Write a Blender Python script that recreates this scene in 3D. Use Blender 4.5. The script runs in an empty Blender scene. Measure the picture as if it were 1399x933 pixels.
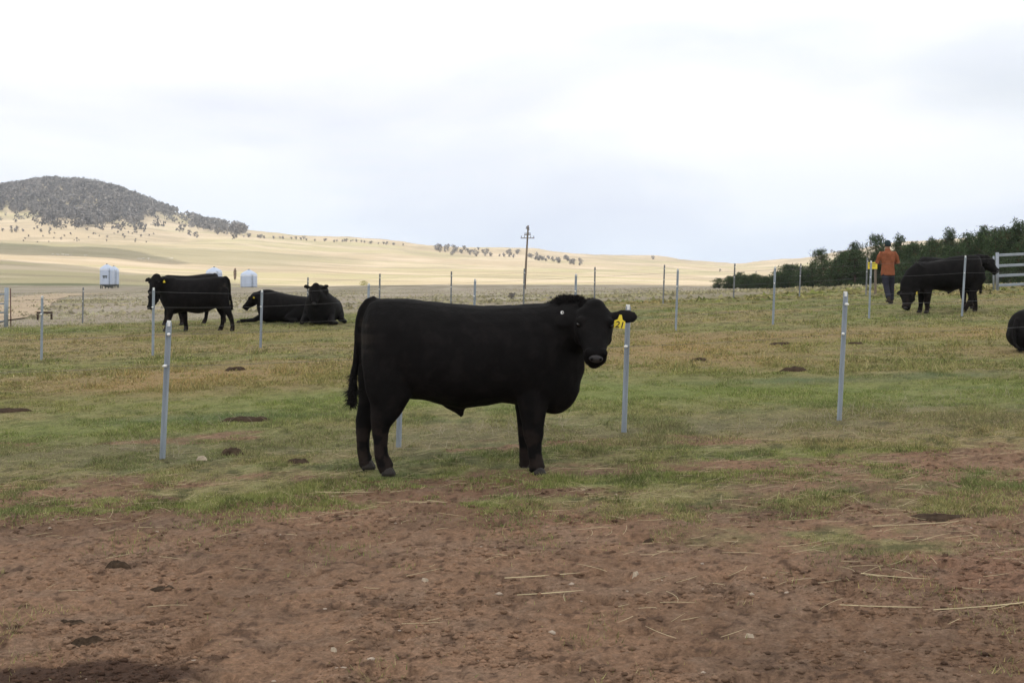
import bpy, bmesh, math, random
import numpy as np
from mathutils import Vector, Matrix

random.seed(7)
RNG = np.random.default_rng(11)
SC = bpy.context.scene
COL = SC.collection

# ------------------------------------------------------------------ camera, sky, sun, exposure
F, CX, HZ, CAMZ = 1922.0, 699.5, 372.0, 1.49        # survey constants of the view (focal length in photo pixels, horizon row, eye height)
cam_d = bpy.data.cameras.new('camera')
cam = bpy.data.objects.new('camera', cam_d); COL.objects.link(cam)
cam.location = (0, 0, CAMZ); cam.rotation_euler = (math.radians(90), 0, 0)
cam_d.sensor_width = 36; cam_d.lens = 36 * F / 1399
cam_d.shift_y = (HZ - 466.5) / 1399
cam_d.clip_start = 0.1; cam_d.clip_end = 30000
SC.camera = cam

SUN = Vector((-0.50, -0.56, 0.66)).normalized()      # direction towards the sun: behind and left of the camera
SUN_EL = math.asin(SUN.z); SUN_AZ = math.atan2(SUN.x, SUN.y)
world = bpy.data.worlds.new('World'); SC.world = world; world.use_nodes = True
wn, wl = world.node_tree.nodes, world.node_tree.links
wn.clear()
wo = wn.new('ShaderNodeOutputWorld'); bg = wn.new('ShaderNodeBackground'); bg.inputs['Strength'].default_value = 0.1
sky = wn.new('ShaderNodeTexSky'); sky.sky_type = 'NISHITA'; sky.sun_disc = False
sky.sun_elevation = SUN_EL; sky.sun_rotation = SUN_AZ; sky.air_density = 1.0; sky.dust_density = 1.5
tc = wn.new('ShaderNodeTexCoord')
sep = wn.new('ShaderNodeSeparateXYZ'); wl.new(tc.outputs['Generated'], sep.inputs[0])
mp = wn.new('ShaderNodeMapping'); mp.inputs['Scale'].default_value = (1.0, 1.0, 3.6); mp.inputs['Location'].default_value = (0.3, 0.1, 0.35)
wl.new(tc.outputs['Generated'], mp.inputs[0])
def wnoise(scale, det, rough, dist):
    n = wn.new('ShaderNodeTexNoise'); n.inputs['Scale'].default_value = scale; n.inputs['Detail'].default_value = det
    n.inputs['Roughness'].default_value = rough; n.inputs['Distortion'].default_value = dist
    wl.new(mp.outputs[0], n.inputs['Vector']); return n
def wramp(src, stops):
    r = wn.new('ShaderNodeValToRGB'); e = r.color_ramp.elements
    while len(e) < len(stops): e.new(0.5)
    for k, (p, c) in enumerate(stops):
        e[k].position = p; e[k].color = (c[0], c[1], c[2], 1)
    wl.new(src, r.inputs[0]); return r
n1 = wnoise(3.0, 8, 0.52, 0.4); n2 = wnoise(1.6, 4, 0.5, 0.2)
# colour of the cloud deck by how thick it is, a little bluer low down where it thins out
deck = wramp(n1.outputs['Fac'], [(0.34, (9.7, 9.95, 11.0)), (0.50, (10.9, 11.05, 11.7)), (0.62, (12.4, 12.4, 12.7))])
elev = wramp(sep.outputs['Z'], [(0.0, (0.84, 0.95, 1.06)), (0.05, (0.93, 0.98, 1.04)), (0.12, (1.03, 1.03, 1.02)), (0.18, (1.24, 1.23, 1.15))])
mul = wn.new('ShaderNodeMix'); mul.data_type = 'RGBA'; mul.blend_type = 'MULTIPLY'; mul.inputs[0].default_value = 1
wl.new(deck.outputs[0], mul.inputs[6]); wl.new(elev.outputs[0], mul.inputs[7])
# gaps in the deck where the blue shows through thin cloud
gap = wramp(n2.outputs['Fac'], [(0.36, (0.66, 0.66, 0.66)), (0.48, (0.93, 0.93, 0.93)), (0.56, (1, 1, 1))])
mix = wn.new('ShaderNodeMix'); mix.data_type = 'RGBA'
wl.new(gap.outputs[0], mix.inputs[0]); wl.new(sky.outputs[0], mix.inputs[6]); wl.new(mul.outputs[2], mix.inputs[7])
wl.new(mix.outputs[2], bg.inputs['Color']); wl.new(bg.outputs[0], wo.inputs[0])

sun_d = bpy.data.lights.new('sun', 'SUN'); sun_d.energy = 4.4; sun_d.angle = math.radians(0.53); sun_d.color = (1.0, 0.94, 0.84)
sun = bpy.data.objects.new('sun', sun_d); COL.objects.link(sun)
sun.rotation_euler = (-SUN).to_track_quat('-Z', 'Y').to_euler(); sun.location = (-50, -60, 60)

SC.view_settings.view_transform = 'Standard'; SC.view_settings.look = 'None'
SC.view_settings.exposure = 0; SC.view_settings.gamma = 1; SC.view_settings.use_curve_mapping = False
SC.render.engine = 'CYCLES'
SC.cycles.max_bounces = 6; SC.cycles.diffuse_bounces = 4; SC.cycles.glossy_bounces = 2; SC.cycles.transmission_bounces = 4
SC.cycles.volume_bounces = 0; SC.cycles.use_denoising = True
SC.cycles.sample_clamp_indirect = 6.0
SC.cycles.caustics_reflective = False; SC.cycles.caustics_refractive = False

# ------------------------------------------------------------------ numpy helpers
def _hash(ix, iy, seed):
    h = (ix.astype(np.int64) * 374761393 + iy.astype(np.int64) * 668265263 + seed * 1442695041) & 0xffffffff
    h = ((h ^ (h >> 13)) * 1274126177) & 0xffffffff
    h = (h ^ (h >> 16)) & 0xffffffff
    return h / 4294967295.0
def vnoise(x, y, seed=0):
    x = np.asarray(x, float); y = np.asarray(y, float)
    ix = np.floor(x); iy = np.floor(y); fx = x - ix; fy = y - iy
    fx = fx * fx * fx * (fx * (fx * 6 - 15) + 10); fy = fy * fy * fy * (fy * (fy * 6 - 15) + 10)
    a = _hash(ix, iy, seed); b = _hash(ix + 1, iy, seed); c = _hash(ix, iy + 1, seed); d = _hash(ix + 1, iy + 1, seed)
    return (a * (1 - fx) + b * fx) * (1 - fy) + (c * (1 - fx) + d * fx) * fy
def fbm(x, y, octs=4, seed=0, gain=0.5):
    s = 0; a = 1; t = 0
    for k in range(octs):
        s = s + a * vnoise(x * 2 ** k + 17.3 * k, y * 2 ** k - 9.1 * k, seed + k); t += a; a *= gain
    return s / t
def sst(a, b, v):
    t = np.clip((v - a) / (b - a), 0, 1); return t * t * (3 - 2 * t)
def mixc(a, b, w):
    return a * (1 - w)[..., None] + np.asarray(b, float) * w[..., None]

# ------------------------------------------------------------------ terrain
_px = np.array([-600, 0, 60, 120, 170, 230, 280, 340, 480, 600, 720, 800, 900, 1000, 1100, 1200, 1399, 2000], float)
_rows = {
 60:  [422, 419, 418.5, 418, 417.5, 417, 416.5, 416, 415, 413, 411, 409, 405, 400, 394.5, 391, 389, 385],
 100: [411, 410, 410, 410, 410, 410, 409.5, 409, 408, 406, 404, 402, 399, 397, 395, 393, 391, 388],
 150: [406, 405, 405, 405, 405, 405, 404.5, 404, 403, 402, 400, 398.5, 397, 396, 395.5, 394.5, 393, 392],
 250: [400, 400, 400, 400, 399.5, 399, 398.5, 398, 397, 396, 395, 394, 394, 395, 396, 397, 397, 396],
 350: [393, 394, 394.3, 394.5, 394.5, 394.5, 394, 393.5, 393, 392, 391.5, 391.5, 392, 393, 395, 396, 396, 394],
 420: [387, 388, 389, 389.5, 390, 391, 391, 391, 390.5, 390, 390, 390, 390.5, 392, 393, 394, 392, 388],
 560: [370, 371, 373, 375, 378, 381, 383, 385, 388, 388, 388.5, 388.5, 389, 390, 391, 392, 386, 380],
 700: [357, 358, 362, 366, 369, 373, 375, 378, 381, 383, 385, 385, 386, 387, 388, 388, 378, 370],
 1000:[342, 344, 345, 346, 348, 351, 354, 358, 365, 370, 374, 376, 379, 383, 383, 378, 360, 350],
 1400:[325, 329, 329, 330, 331, 334, 336, 339, 352, 357, 361, 365, 370, 377, 373, 362, 340, 325],
 1900:[302, 306, 307, 311, 316, 323, 322, 320, 331, 340, 345, 352, 358, 367, 361, 350, 325, 310],
 2500:[262, 257, 250, 251, 263, 287, 306, 318, 325.5, 335, 340.5, 349.5, 351.5, 361.5, 352, 336, 315, 300],
 3000:[268, 262, 256, 257, 270, 292, 309, 321, 329, 339, 345, 353, 357, 366, 357, 341, 320, 306],
 5200:[330, 330, 330, 330, 330, 330, 335, 340, 345, 350, 355, 360, 365, 370, 366, 352, 335, 320],
}
_D = np.array(sorted(_rows), float)
_ZT = np.array([[CAMZ - (r - HZ) / F * d for r in _rows[int(d)]] for d in _D])          # [D, px]
_gp = np.arange(-600, 2001, 10.0)
_gl = np.linspace(math.log(30), math.log(5200), 260)
def _gauss(a, s, axis):
    r = int(s * 3) + 1; k = np.exp(-0.5 * (np.arange(-r, r + 1) / s) ** 2); k /= k.sum()
    pad = [(0, 0)] * a.ndim; pad[axis] = (r, r)
    return np.apply_along_axis(lambda v: np.convolve(v, k, 'valid'), axis, np.pad(a, pad, mode='edge'))
_T1 = np.array([np.interp(_gp, _px, row) for row in _ZT])
_T1 = _gauss(_T1, 1.2, 1)
_dd = np.exp(_gl)
_T2 = np.empty((len(_gl), len(_gp)))
for j in range(len(_gp)):
    c = _T1[:, j]; slope = (c[1] - c[0]) / (_D[1] - _D[0])
    _T2[:, j] = np.where(_dd < 60, c[0] + slope * (_dd - 60), np.interp(_dd, _D, c))
_T2 = _gauss(_T2, 2.2, 0)
def ztable(x, Y):
    Yc = np.clip(Y, 30.5, 5190)
    p = np.clip((CX + F * x / Yc + 600) / 10, 0, len(_gp) - 1.001)
    l = np.clip((np.log(Yc) - _gl[0]) / (_gl[1] - _gl[0]), 0, len(_gl) - 1.001)
    i = np.floor(l).astype(int); j = np.floor(p).astype(int); a = l - i; b = p - j
    return (_T2[i, j] * (1 - b) + _T2[i, j + 1] * b) * (1 - a) + (_T2[i + 1, j] * (1 - b) + _T2[i + 1, j + 1] * b) * a
def zmacro(x, Y):
    x = np.asarray(x, float); Y = np.asarray(Y, float)
    sp = np.logaddexp(0, (Y - 12) / 2.0) * 2.0
    zn = 0.025 * 30 * np.tanh(x / 30) * sst(0, 10, Y + 2) + 0.0125 * np.minimum(sp, 60)
    w = sst(40, 62, Y)
    z = zn * (1 - w) + ztable(x, Y) * w
    z = z + w * sst(60, 500, Y) * (fbm(x / 120, Y / 160, 4, 50) - 0.5) * Y * 0.0060
    z = z + (fbm(x / 9, Y / 9, 3, 20) - 0.5) * 0.10 * sst(9, 16, Y) * (1 - sst(300, 500, Y))
    return z
def dirtness(x, Y):
    """1 on the bare trampled earth in front, 0 on the grazed turf"""
    edge = 9.75 + 0.55 * (fbm(x / 1.7, Y * 0 + 3.3, 3, 5) - 0.5) * 2 + 0.7 * sst(1.2, 3.4, x)
    n = fbm(x / 0.9, Y / 0.7, 5, 31, 0.6) - 0.5
    d = 1 - sst(-0.9, 1.1, Y - edge + n * 3.6)
    for (cx, cy, rx, ry, a) in ((1.5, 7.75, 0.95, 0.42, 0.75), (2.2, 7.3, 0.6, 0.3, 0.6), (1.2, 9.0, 1.3, 0.5, 0.5), (2.9, 9.4, 1.2, 0.6, 0.45), (0.9, 8.6, 0.7, 0.3, 0.35), (2.6, 8.5, 0.5, 0.3, 0.5), (-3.2, 9.3, 1.0, 0.4, 0.5), (-2.1, 9.3, .5, .25, .6)):
        d = d - a * np.exp(-((x - cx) / rx) ** 2 - ((Y - cy) / ry) ** 2) * (0.4 + 1.2 * fbm(x * 5, Y * 5, 3, 77))
    n2 = fbm(x / 1.3, Y / 0.8, 4, 91, 0.55)
    d = np.maximum(d, sst(0.64, 0.74, n2) * 0.65 * (1 - sst(12.5, 15, Y)))
    return np.clip(d, 0, 1)
def zfine(x, Y):
    d = dirtness(x, Y); near = 1 - sst(14, 40, Y)
    h = (fbm(x * 3.2, Y * 3.2, 3, 40) - 0.5) * 0.040
    r = np.abs(fbm(x * 7, Y * 7, 4, 44, 0.6) - 0.5)
    h = h + d * (0.016 * (fbm(x * 14, Y * 14, 4, 47, 0.65) - 0.5) * 2 - 0.035 * np.clip(0.12 - r, 0, 1))
    # hoof prints: small dents scattered over the earth
    hp = vnoise(x * 5.5 + 2 * vnoise(x * 2, Y * 2, 8), Y * 5.5, 61)
    h = h - 0.030 * sst(0.80, 0.93, hp) * (0.4 + 0.6 * d)
    return h * near
def zground(x, Y):
    return zmacro(x, Y) + zfine(x, Y)
def zg(x, Y):
    return float(zground(np.array([float(x)]), np.array([float(Y)]))[0])
def hit(px, row, d0=4.0, d1=4000.0):
    """where the sight line to a photo pixel meets the ground"""
    D = np.exp(np.linspace(math.log(d0), math.log(d1), 5000)); x = (px - CX) / F * D
    zr = CAMZ - (row - HZ) / F * D
    below = np.nonzero(zr - zmacro(x, D) <= 0)[0]
    k = below[0] if len(below) else len(D) - 1
    return Vector((x[k], D[k], zg(x[k], D[k])))
def at(px, row, D):
    return Vector(((px - CX) / F * D, D, CAMZ - (row - HZ) / F * D))

def ground_colour(x, Y, turf_only=False):
    """own colour of the soil and turf, linear"""
    n_a = fbm(x / 1.1, Y / 1.1, 4, 101); n_b = fbm(x / 0.25, Y / 0.25, 3, 103); n_c = fbm(x / 3.0, Y / 2.2, 3, 105)
    dirt = mixc(np.broadcast_to(np.array([0.272, 0.166, 0.106]), x.shape + (3,)), (0.200, 0.122, 0.078), sst(0.35, 0.7, n_a))
    dirt = mixc(dirt, (0.290, 0.165, 0.110), sst(0.52, 0.70, n_c) * 0.7)
    dirt = mixc(dirt, (0.250, 0.172, 0.122), sst(0.5, 0.8, n_b) * 0.5)
    n_d = fbm(x * 16, Y * 13, 4, 107, 0.7); n_e = fbm(x * 3.1, Y * 4.2, 4, 109, 0.6)
    dirt = mixc(dirt, (0.085, 0.052, 0.036), sst(0.59, 0.70, n_d) * 0.75)
    dirt = mixc(dirt, (0.150, 0.098, 0.068), sst(0.55, 0.75, n_e) * 0.5)
    dirt = mixc(dirt, (0.27, 0.185, 0.13), (1 - sst(0.28, 0.42, n_d)) * 0.5)
    # damp dark soil in the near left corner
    st = 0.85 * np.exp(-(((x + 1.75) / 0.62) ** 4) - (((Y - 5.25 - 0.12 * (x + 1.7)) / 0.26) ** 2) * 1.0) * 1.5 * (0.5 + fbm(x * 4, Y * 4, 4, 9))
    dirt = mixc(dirt, (0.080, 0.048, 0.034), sst(0.35, 1.0, st))
    # turf
    g1 = fbm(x / 3.5, Y / 1.8, 4, 111, 0.55); g2 = fbm(x / 0.8, Y / 0.55, 4, 113, 0.6); g3 = fbm(x / 5.0, Y / 3.0, 4, 117)
    turf = np.broadcast_to(np.array([0.200, 0.205, 0.075]), x.shape + (3,))
    turf = mixc(turf, (0.250, 0.210, 0.105), sst(0.42, 0.66, g1))
    turf = mixc(turf, (0.125, 0.150, 0.062), sst(0.5, 0.72, g2) * 0.8)
    turf = mixc(turf, (0.300, 0.220, 0.120), sst(0.52, 0.66, g3) * 0.75)
    g4 = fbm(x * 7, Y * 6, 4, 119, 0.7)
    turf = mixc(turf, (0.085, 0.085, 0.040), sst(0.54, 0.66, g4) * 0.75)
    turf = mixc(turf, (0.32, 0.30, 0.15), (1 - sst(0.30, 0.44, g4)) * 0.55)
    def patch(cx, cy, rx, ry, col, a):
        nonlocal turf
        w = np.exp(-((x - cx) / rx) ** 2 - ((Y - cy) / ry) ** 2) * a * (0.45 + 1.1 * fbm(x / 0.9, Y / 0.6, 4, 131, 0.6))
        turf = mixc(turf, col, np.clip(w, 0, 1))
    TAN = (0.310, 0.215, 0.110); GRN = (0.185, 0.225, 0.070); DRK = (0.115, 0.150, 0.075)
    patch(-4.6, 20.0, 2.6, 2.6, TAN, 1.0); patch(2.9, 23.0, 2.2, 4.5, TAN, 0.9); patch(8.5, 26, 3.5, 2.5, TAN, 0.75)
    patch(-5, 31, 5, 2.2, TAN, 0.5); patch(9, 21.5, 3, 1.4, TAN, 0.6)
    patch(-2.6, 16.2, 2.6, 1.2, GRN, 0.5); patch(1.6, 16.5, 2.2, 2.4, GRN, 0.5); patch(4.5, 15.6, 3, 1.6, GRN, 0.45)
    patch(-5, 14, 2, 1.2, GRN, 0.5); patch(3.6, 17.2, 1.3, 0.4, DRK, 0.75); patch(5.4, 17.6, 0.9, 0.35, DRK, 0.7); patch(-3.0, 14.6, 1.2, 0.4, DRK, 0.8)
    # dead, trampled strip under the first wire
    fy = 12.6 + 0.1 * x
    w = np.exp(-((Y - fy) / 1.15) ** 2) * (0.35 + 0.9 * fbm(x / 0.7, Y / 0.4, 4, 133, 0.6))
    turf = mixc(turf, (0.190, 0.160, 0.100), np.clip(w, 0, 1) * 0.75)
    d = dirtness(x, Y) * (0 if turf_only else 1); d = sst(0.10, 0.62, d)
    c = turf * (1 - d)[..., None] + dirt * d[..., None]
    # dry unfenced country beyond the paddock
    Yb = 45 + 0.6 * np.clip(x, -30, 22) + 3 * (fbm(x / 4, Y / 6, 3, 141) - 0.5)
    dry = mixc(np.broadcast_to(np.array([0.335, 0.285, 0.225]), x.shape + (3,)), (0.27, 0.235, 0.165), sst(0.4, 0.65, fbm(x / 14, Y / 30, 4, 143)))
    dry = mixc(dry, (0.40, 0.355, 0.275), sst(0.5, 0.7, fbm(x / 3, Y / 18, 4, 145)) * 0.6)
    c = c * (1 - sst(-1.5, 1.5, Y - Yb))[..., None] + dry * sst(-1.5, 1.5, Y - Yb)[..., None]
    # dry tan hills with olive mottling; pale and dark streaks paint the shading of folds
    hill = mixc(np.broadcast_to(np.array([0.445, 0.360, 0.245]), x.shape + (3,)), (0.41, 0.36, 0.215), sst(0.46, 0.62, fbm(x / 260, Y / 200, 4, 151)))
    hill = mixc(hill, (0.53, 0.435, 0.32), sst(0.5, 0.68, fbm(x / 90, Y / 50, 4, 153)) * 0.8)
    hill = mixc(hill, (0.30, 0.25, 0.17), sst(0.54, 0.68, fbm(x / 70, Y / 26, 4, 155)) * 0.65)
    w = sst(395, 440, Y); c = c * (1 - w)[..., None] + hill * w[..., None]
    px = CX + F * x / np.maximum(Y, 5)
    # olive left slope, its band of cloud shade painted in; green strip near the silos
    w = sst(860, 960, Y + 0.25 * (x + 300)) * (1 - sst(1300, 1420, Y)) * (1 - sst(-190, -120, x)) * 0.6
    c = mixc(c, (0.27, 0.25, 0.15), w)
    w = np.exp(-((x + 135) / 26) ** 2 - ((Y - 408 - 0.3 * (x + 135)) / 16) ** 2)
    c = mixc(c, (0.16, 0.17, 0.09), np.clip(w * 1.3, 0, 1))
    return np.clip(c, 0.01, 0.9)

# ------------------------------------------------------------------ material helpers
MATS = {}
def mat(name, col, rough=0.8, metal=0.0, spec=0.3, noise=0.0, nscale=8.0, bump=0.0, bscale=30.0, attr=None, stretch=None, sheen=0.0, nscale2=None, trans=0.0):
    if name in MATS: return MATS[name]
    m = bpy.data.materials.new(name); m.use_nodes = True; MATS[name] = m
    nt = m.node_tree; N, L = nt.nodes, nt.links; b = N['Principled BSDF']
    b.inputs['Roughness'].default_value = rough; b.inputs['Metallic'].default_value = metal
    b.inputs['Specular IOR Level'].default_value = spec; b.inputs['Base Color'].default_value = (*col, 1)
    if sheen: b.inputs['Sheen Weight'].default_value = sheen; b.inputs['Sheen Roughness'].default_value = 0.5
    tcn = N.new('ShaderNodeTexCoord'); vec = tcn.outputs['Object']
    if stretch:
        mpn = N.new('ShaderNodeMapping'); mpn.inputs['Scale'].default_value = stretch; L.new(vec, mpn.inputs[0]); vec = mpn.outputs[0]
    src = None
    if attr:
        a = N.new('ShaderNodeAttribute'); a.attribute_name = attr; src = a.outputs['Color']
    if noise or attr:
        if src is None:
            rgb = N.new('ShaderNodeRGB'); rgb.outputs[0].default_value = (*col, 1); src = rgb.outputs[0]
        for sc_, am in ((nscale, noise), (nscale2, noise * 0.8)):
            if not sc_ or not am: continue
            n = N.new('ShaderNodeTexNoise'); n.inputs['Scale'].default_value = sc_; n.inputs['Detail'].default_value = 6; n.inputs['Roughness'].default_value = 0.65
            L.new(vec, n.inputs['Vector'])
            mr = N.new('ShaderNodeMapRange'); mr.inputs[1].default_value = 0.3; mr.inputs[2].default_value = 0.7
            mr.inputs[3].default_value = 1 - am; mr.inputs[4].default_value = 1 + am; L.new(n.outputs['Fac'], mr.inputs[0])
            mx = N.new('ShaderNodeMix'); mx.data_type = 'RGBA'; mx.blend_type = 'MULTIPLY'; mx.inputs[0].default_value = 1
            L.new(src, mx.inputs[6]); L.new(mr.outputs[0], mx.inputs[7]); src = mx.outputs[2]
        L.new(src, b.inputs['Base Color'])
    if bump:
        n = N.new('ShaderNodeTexNoise'); n.inputs['Scale'].default_value = bscale; n.inputs['Detail'].default_value = 5; n.inputs['Roughness'].default_value = 0.7
        L.new(vec, n.inputs['Vector'])
        bp = N.new('ShaderNodeBump'); bp.inputs['Strength'].default_value = 1.0; bp.inputs['Distance'].default_value = bump
        L.new(n.outputs['Fac'], bp.inputs['Height']); L.new(bp.outputs[0], b.inputs['Normal'])
    if trans:
        t = N.new('ShaderNodeBsdfTranslucent'); ms = N.new('ShaderNodeMixShader'); ms.inputs[0].default_value = trans
        if src is not None: L.new(src, t.inputs[0])
        else: t.inputs[0].default_value = (*col, 1)
        L.new(b.outputs[0], ms.inputs[1]); L.new(t.outputs[0], ms.inputs[2]); L.new(ms.outputs[0], N['Material Output'].inputs[0])
    return m

def tag(o, label=None, cat=None, group=None, kind=None):
    if label: o['label'] = label
    if cat: o['category'] = cat
    if group: o['group'] = group
    if kind: o['kind'] = kind
    return o
def link_mesh(name, me, m=None, parent=None, smooth=False):
    o = bpy.data.objects.new(name, me); COL.objects.link(o)
    if m is not None and not me.materials: me.materials.append(m)
    if smooth: me.polygons.foreach_set('use_smooth', np.ones(len(me.polygons), bool))
    if parent: o.parent = parent
    return o
def empty(name, loc=(0, 0, 0), rz=0.0):
    o = bpy.data.objects.new(name, None); COL.objects.link(o); o.location = loc; o.rotation_euler = (0, 0, rz); o.empty_display_size = 0.2
    return o
def np_mesh(name, verts, faces, colours=None):
    """verts n x 3, faces m x k (all one size), colours n x 3 per vertex"""
    me = bpy.data.meshes.new(name); n = len(verts); mf, k = faces.shape
    me.vertices.add(n); me.vertices.foreach_set('co', np.ascontiguousarray(verts, np.float32).ravel())
    me.loops.add(mf * k); me.loops.foreach_set('vertex_index', np.ascontiguousarray(faces, np.int32).ravel())
    me.polygons.add(mf); me.polygons.foreach_set('loop_start', np.arange(0, mf * k, k, dtype=np.int32))
    try: me.polygons.foreach_set('loop_total', np.full(mf, k, np.int32))
    except Exception: pass
    me.update(calc_edges=True)
    if colours is not None:
        a = me.color_attributes.new('own_colour', 'FLOAT_COLOR', 'POINT')
        c = np.ones((n, 4), np.float32); c[:, :3] = colours; a.data.foreach_set('color', c.ravel())
    return me

class MB:
    """collects lofts, boxes and tubes into one mesh"""
    def __init__(s): s.v = []; s.f = []
    def ring_loft(s, rings, cap=True):
        b = len(s.v); n = len(rings[0])
        for r in rings: s.v.extend([tuple(p) for p in r])
        for i in range(len(rings) - 1):
            for k in range(n):
                k2 = (k + 1) % n
                s.f.append((b + i * n + k, b + i * n + k2, b + (i + 1) * n + k2, b + (i + 1) * n + k))
        if cap:
            s.f.append(tuple(b + k for k in reversed(range(n)))); e = b + (len(rings) - 1) * n
            s.f.append(tuple(e + k for k in range(n)))
    def chain(s, pts, n=14, hint=(0, 1, 0)):
        """pts: (Vector, r_in_plane, r_along_hint) elliptical sections across the path"""
        P = [Vector(p[0]) for p in pts]; rings = []; h = Vector(hint)
        for i, q in enumerate(pts):
            t = (P[min(i + 1, len(P) - 1)] - P[max(i - 1, 0)]).normalized()
            v = (h - t * h.dot(t)).normalized(); u = v.cross(t).normalized()
            ru, rv = q[1], q[2] if len(q) > 2 else q[1]
            rings.append([P[i] + u * (ru * math.cos(2 * math.pi * k / n)) + v * (rv * math.sin(2 * math.pi * k / n)) for k in range(n)])
        s.ring_loft(rings)
    def tube(s, a, b, r0, r1=None, n=8):
        a, b = Vector(a), Vector(b); r1 = r0 if r1 is None else r1
        hint = (0, 1, 0) if abs((b - a).normalized().y) < 0.9 else (1, 0, 0)
        s.chain([(a, r0, r0), (b, r1, r1)], n, hint)
    def box(s, c, sz, R=None):
        c = Vector(c); R = R or Matrix.Identity(3); b = len(s.v)
        for dz in (-1, 1):
            for dx, dy in ((-1, -1), (1, -1), (1, 1), (-1, 1)):
                s.v.append(tuple(c + R @ Vector((dx * sz[0] / 2, dy * sz[1] / 2, dz * sz[2] / 2))))
        for f in ((3, 2, 1, 0), (4, 5, 6, 7), (0, 1, 5, 4), (1, 2, 6, 5), (2, 3, 7, 6), (3, 0, 4, 7)): s.f.append(tuple(b + k for k in f))
    def ball(s, c, r, n=12, m=8):
        c = Vector(c); r = Vector(r) if hasattr(r, '__len__') else Vector((r, r, r)); rings = []
        for i in range(m + 1):
            a = math.pi * (i + 0.03) / (m + 0.06); sr = max(math.sin(a), 0.02)
            rings.append([c + Vector((r.x * sr * math.cos(2 * math.pi * k / n), r.y * sr * math.sin(2 * math.pi * k / n), -r.z * math.cos(a))) for k in range(n)])
        s.ring_loft(rings)
    def mesh(s, name):
        me = bpy.data.meshes.new(name); me.from_pydata(s.v, [], s.f); me.update()
        bm = bmesh.new(); bm.from_mesh(me); bmesh.ops.recalc_face_normals(bm, faces=bm.faces); bm.to_mesh(me); bm.free()
        return me
    def build(s, name, m, parent=None, smooth=False):
        return link_mesh(name, s.mesh(name), m, parent, smooth)
def fuse(name, mb, voxel, smooth_it=4, disp=0.0, dscale=0.1):
    """unite overlapping lofts into one continuous skin"""
    me = mb.mesh(name); o = bpy.data.objects.new('tmp', me); COL.objects.link(o)
    r = o.modifiers.new('r', 'REMESH'); r.mode = 'VOXEL'; r.voxel_size = voxel; r.use_smooth_shade = True
    if smooth_it:
        sm = o.modifiers.new('s', 'SMOOTH'); sm.factor = 0.5; sm.iterations = smooth_it
    if disp:
        tx = bpy.data.textures.new('coat', 'CLOUDS'); tx.noise_scale = dscale; tx.noise_depth = 3
        dm = o.modifiers.new('d', 'DISPLACE'); dm.texture = tx; dm.strength = disp; dm.texture_coords = 'LOCAL'
    dg = bpy.context.evaluated_depsgraph_get(); dg.update()
    out = bpy.data.meshes.new_from_object(o.evaluated_get(dg)); out.name = name
    bpy.data.objects.remove(o); bpy.data.meshes.remove(me)
    out.polygons.foreach_set('use_smooth', np.ones(len(out.polygons), bool))
    return out

# ------------------------------------------------------------------ ground sheet
def build_ground():
    Ys = [-60, -30, -15, -8, -4, -1.5, 0, 1, 1.8, 2.5, 3.1]
    y = 3.5
    while y < 62: Ys.append(y); y *= 1.0042
    while y < 5150: Ys.append(y); y *= 1.014
    Ys = np.array(Ys)
    s = np.concatenate([-np.geomspace(10, 0.53, 26), np.linspace(-0.5, 0.5, 600), np.geomspace(0.53, 10, 26)])
    X = s[None, :] * (np.maximum(Ys, 3.5)[:, None] + 1.0); YY = np.broadcast_to(Ys[:, None], X.shape)
    Z = zground(X, YY)
    nr, nc = X.shape
    V = np.stack([X, YY, Z], -1).reshape(-1, 3)
    i = np.arange(nr - 1)[:, None] * nc + np.arange(nc - 1)[None, :]
    Fq = np.stack([i, i + 1, i + nc + 1, i + nc], -1).reshape(-1, 4)
    C = ground_colour(X, YY).reshape(-1, 3)
    me = np_mesh('ground', V, Fq, C)
    m = mat('soil_and_turf', (0.2, 0.15, 0.1), 1.0, spec=0.08, attr='own_colour', noise=0.34, nscale=28, nscale2=90, bump=0.03, bscale=36)
    o = link_mesh('ground', me, m, smooth=True); tag(o, kind='structure')
build_ground()

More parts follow.
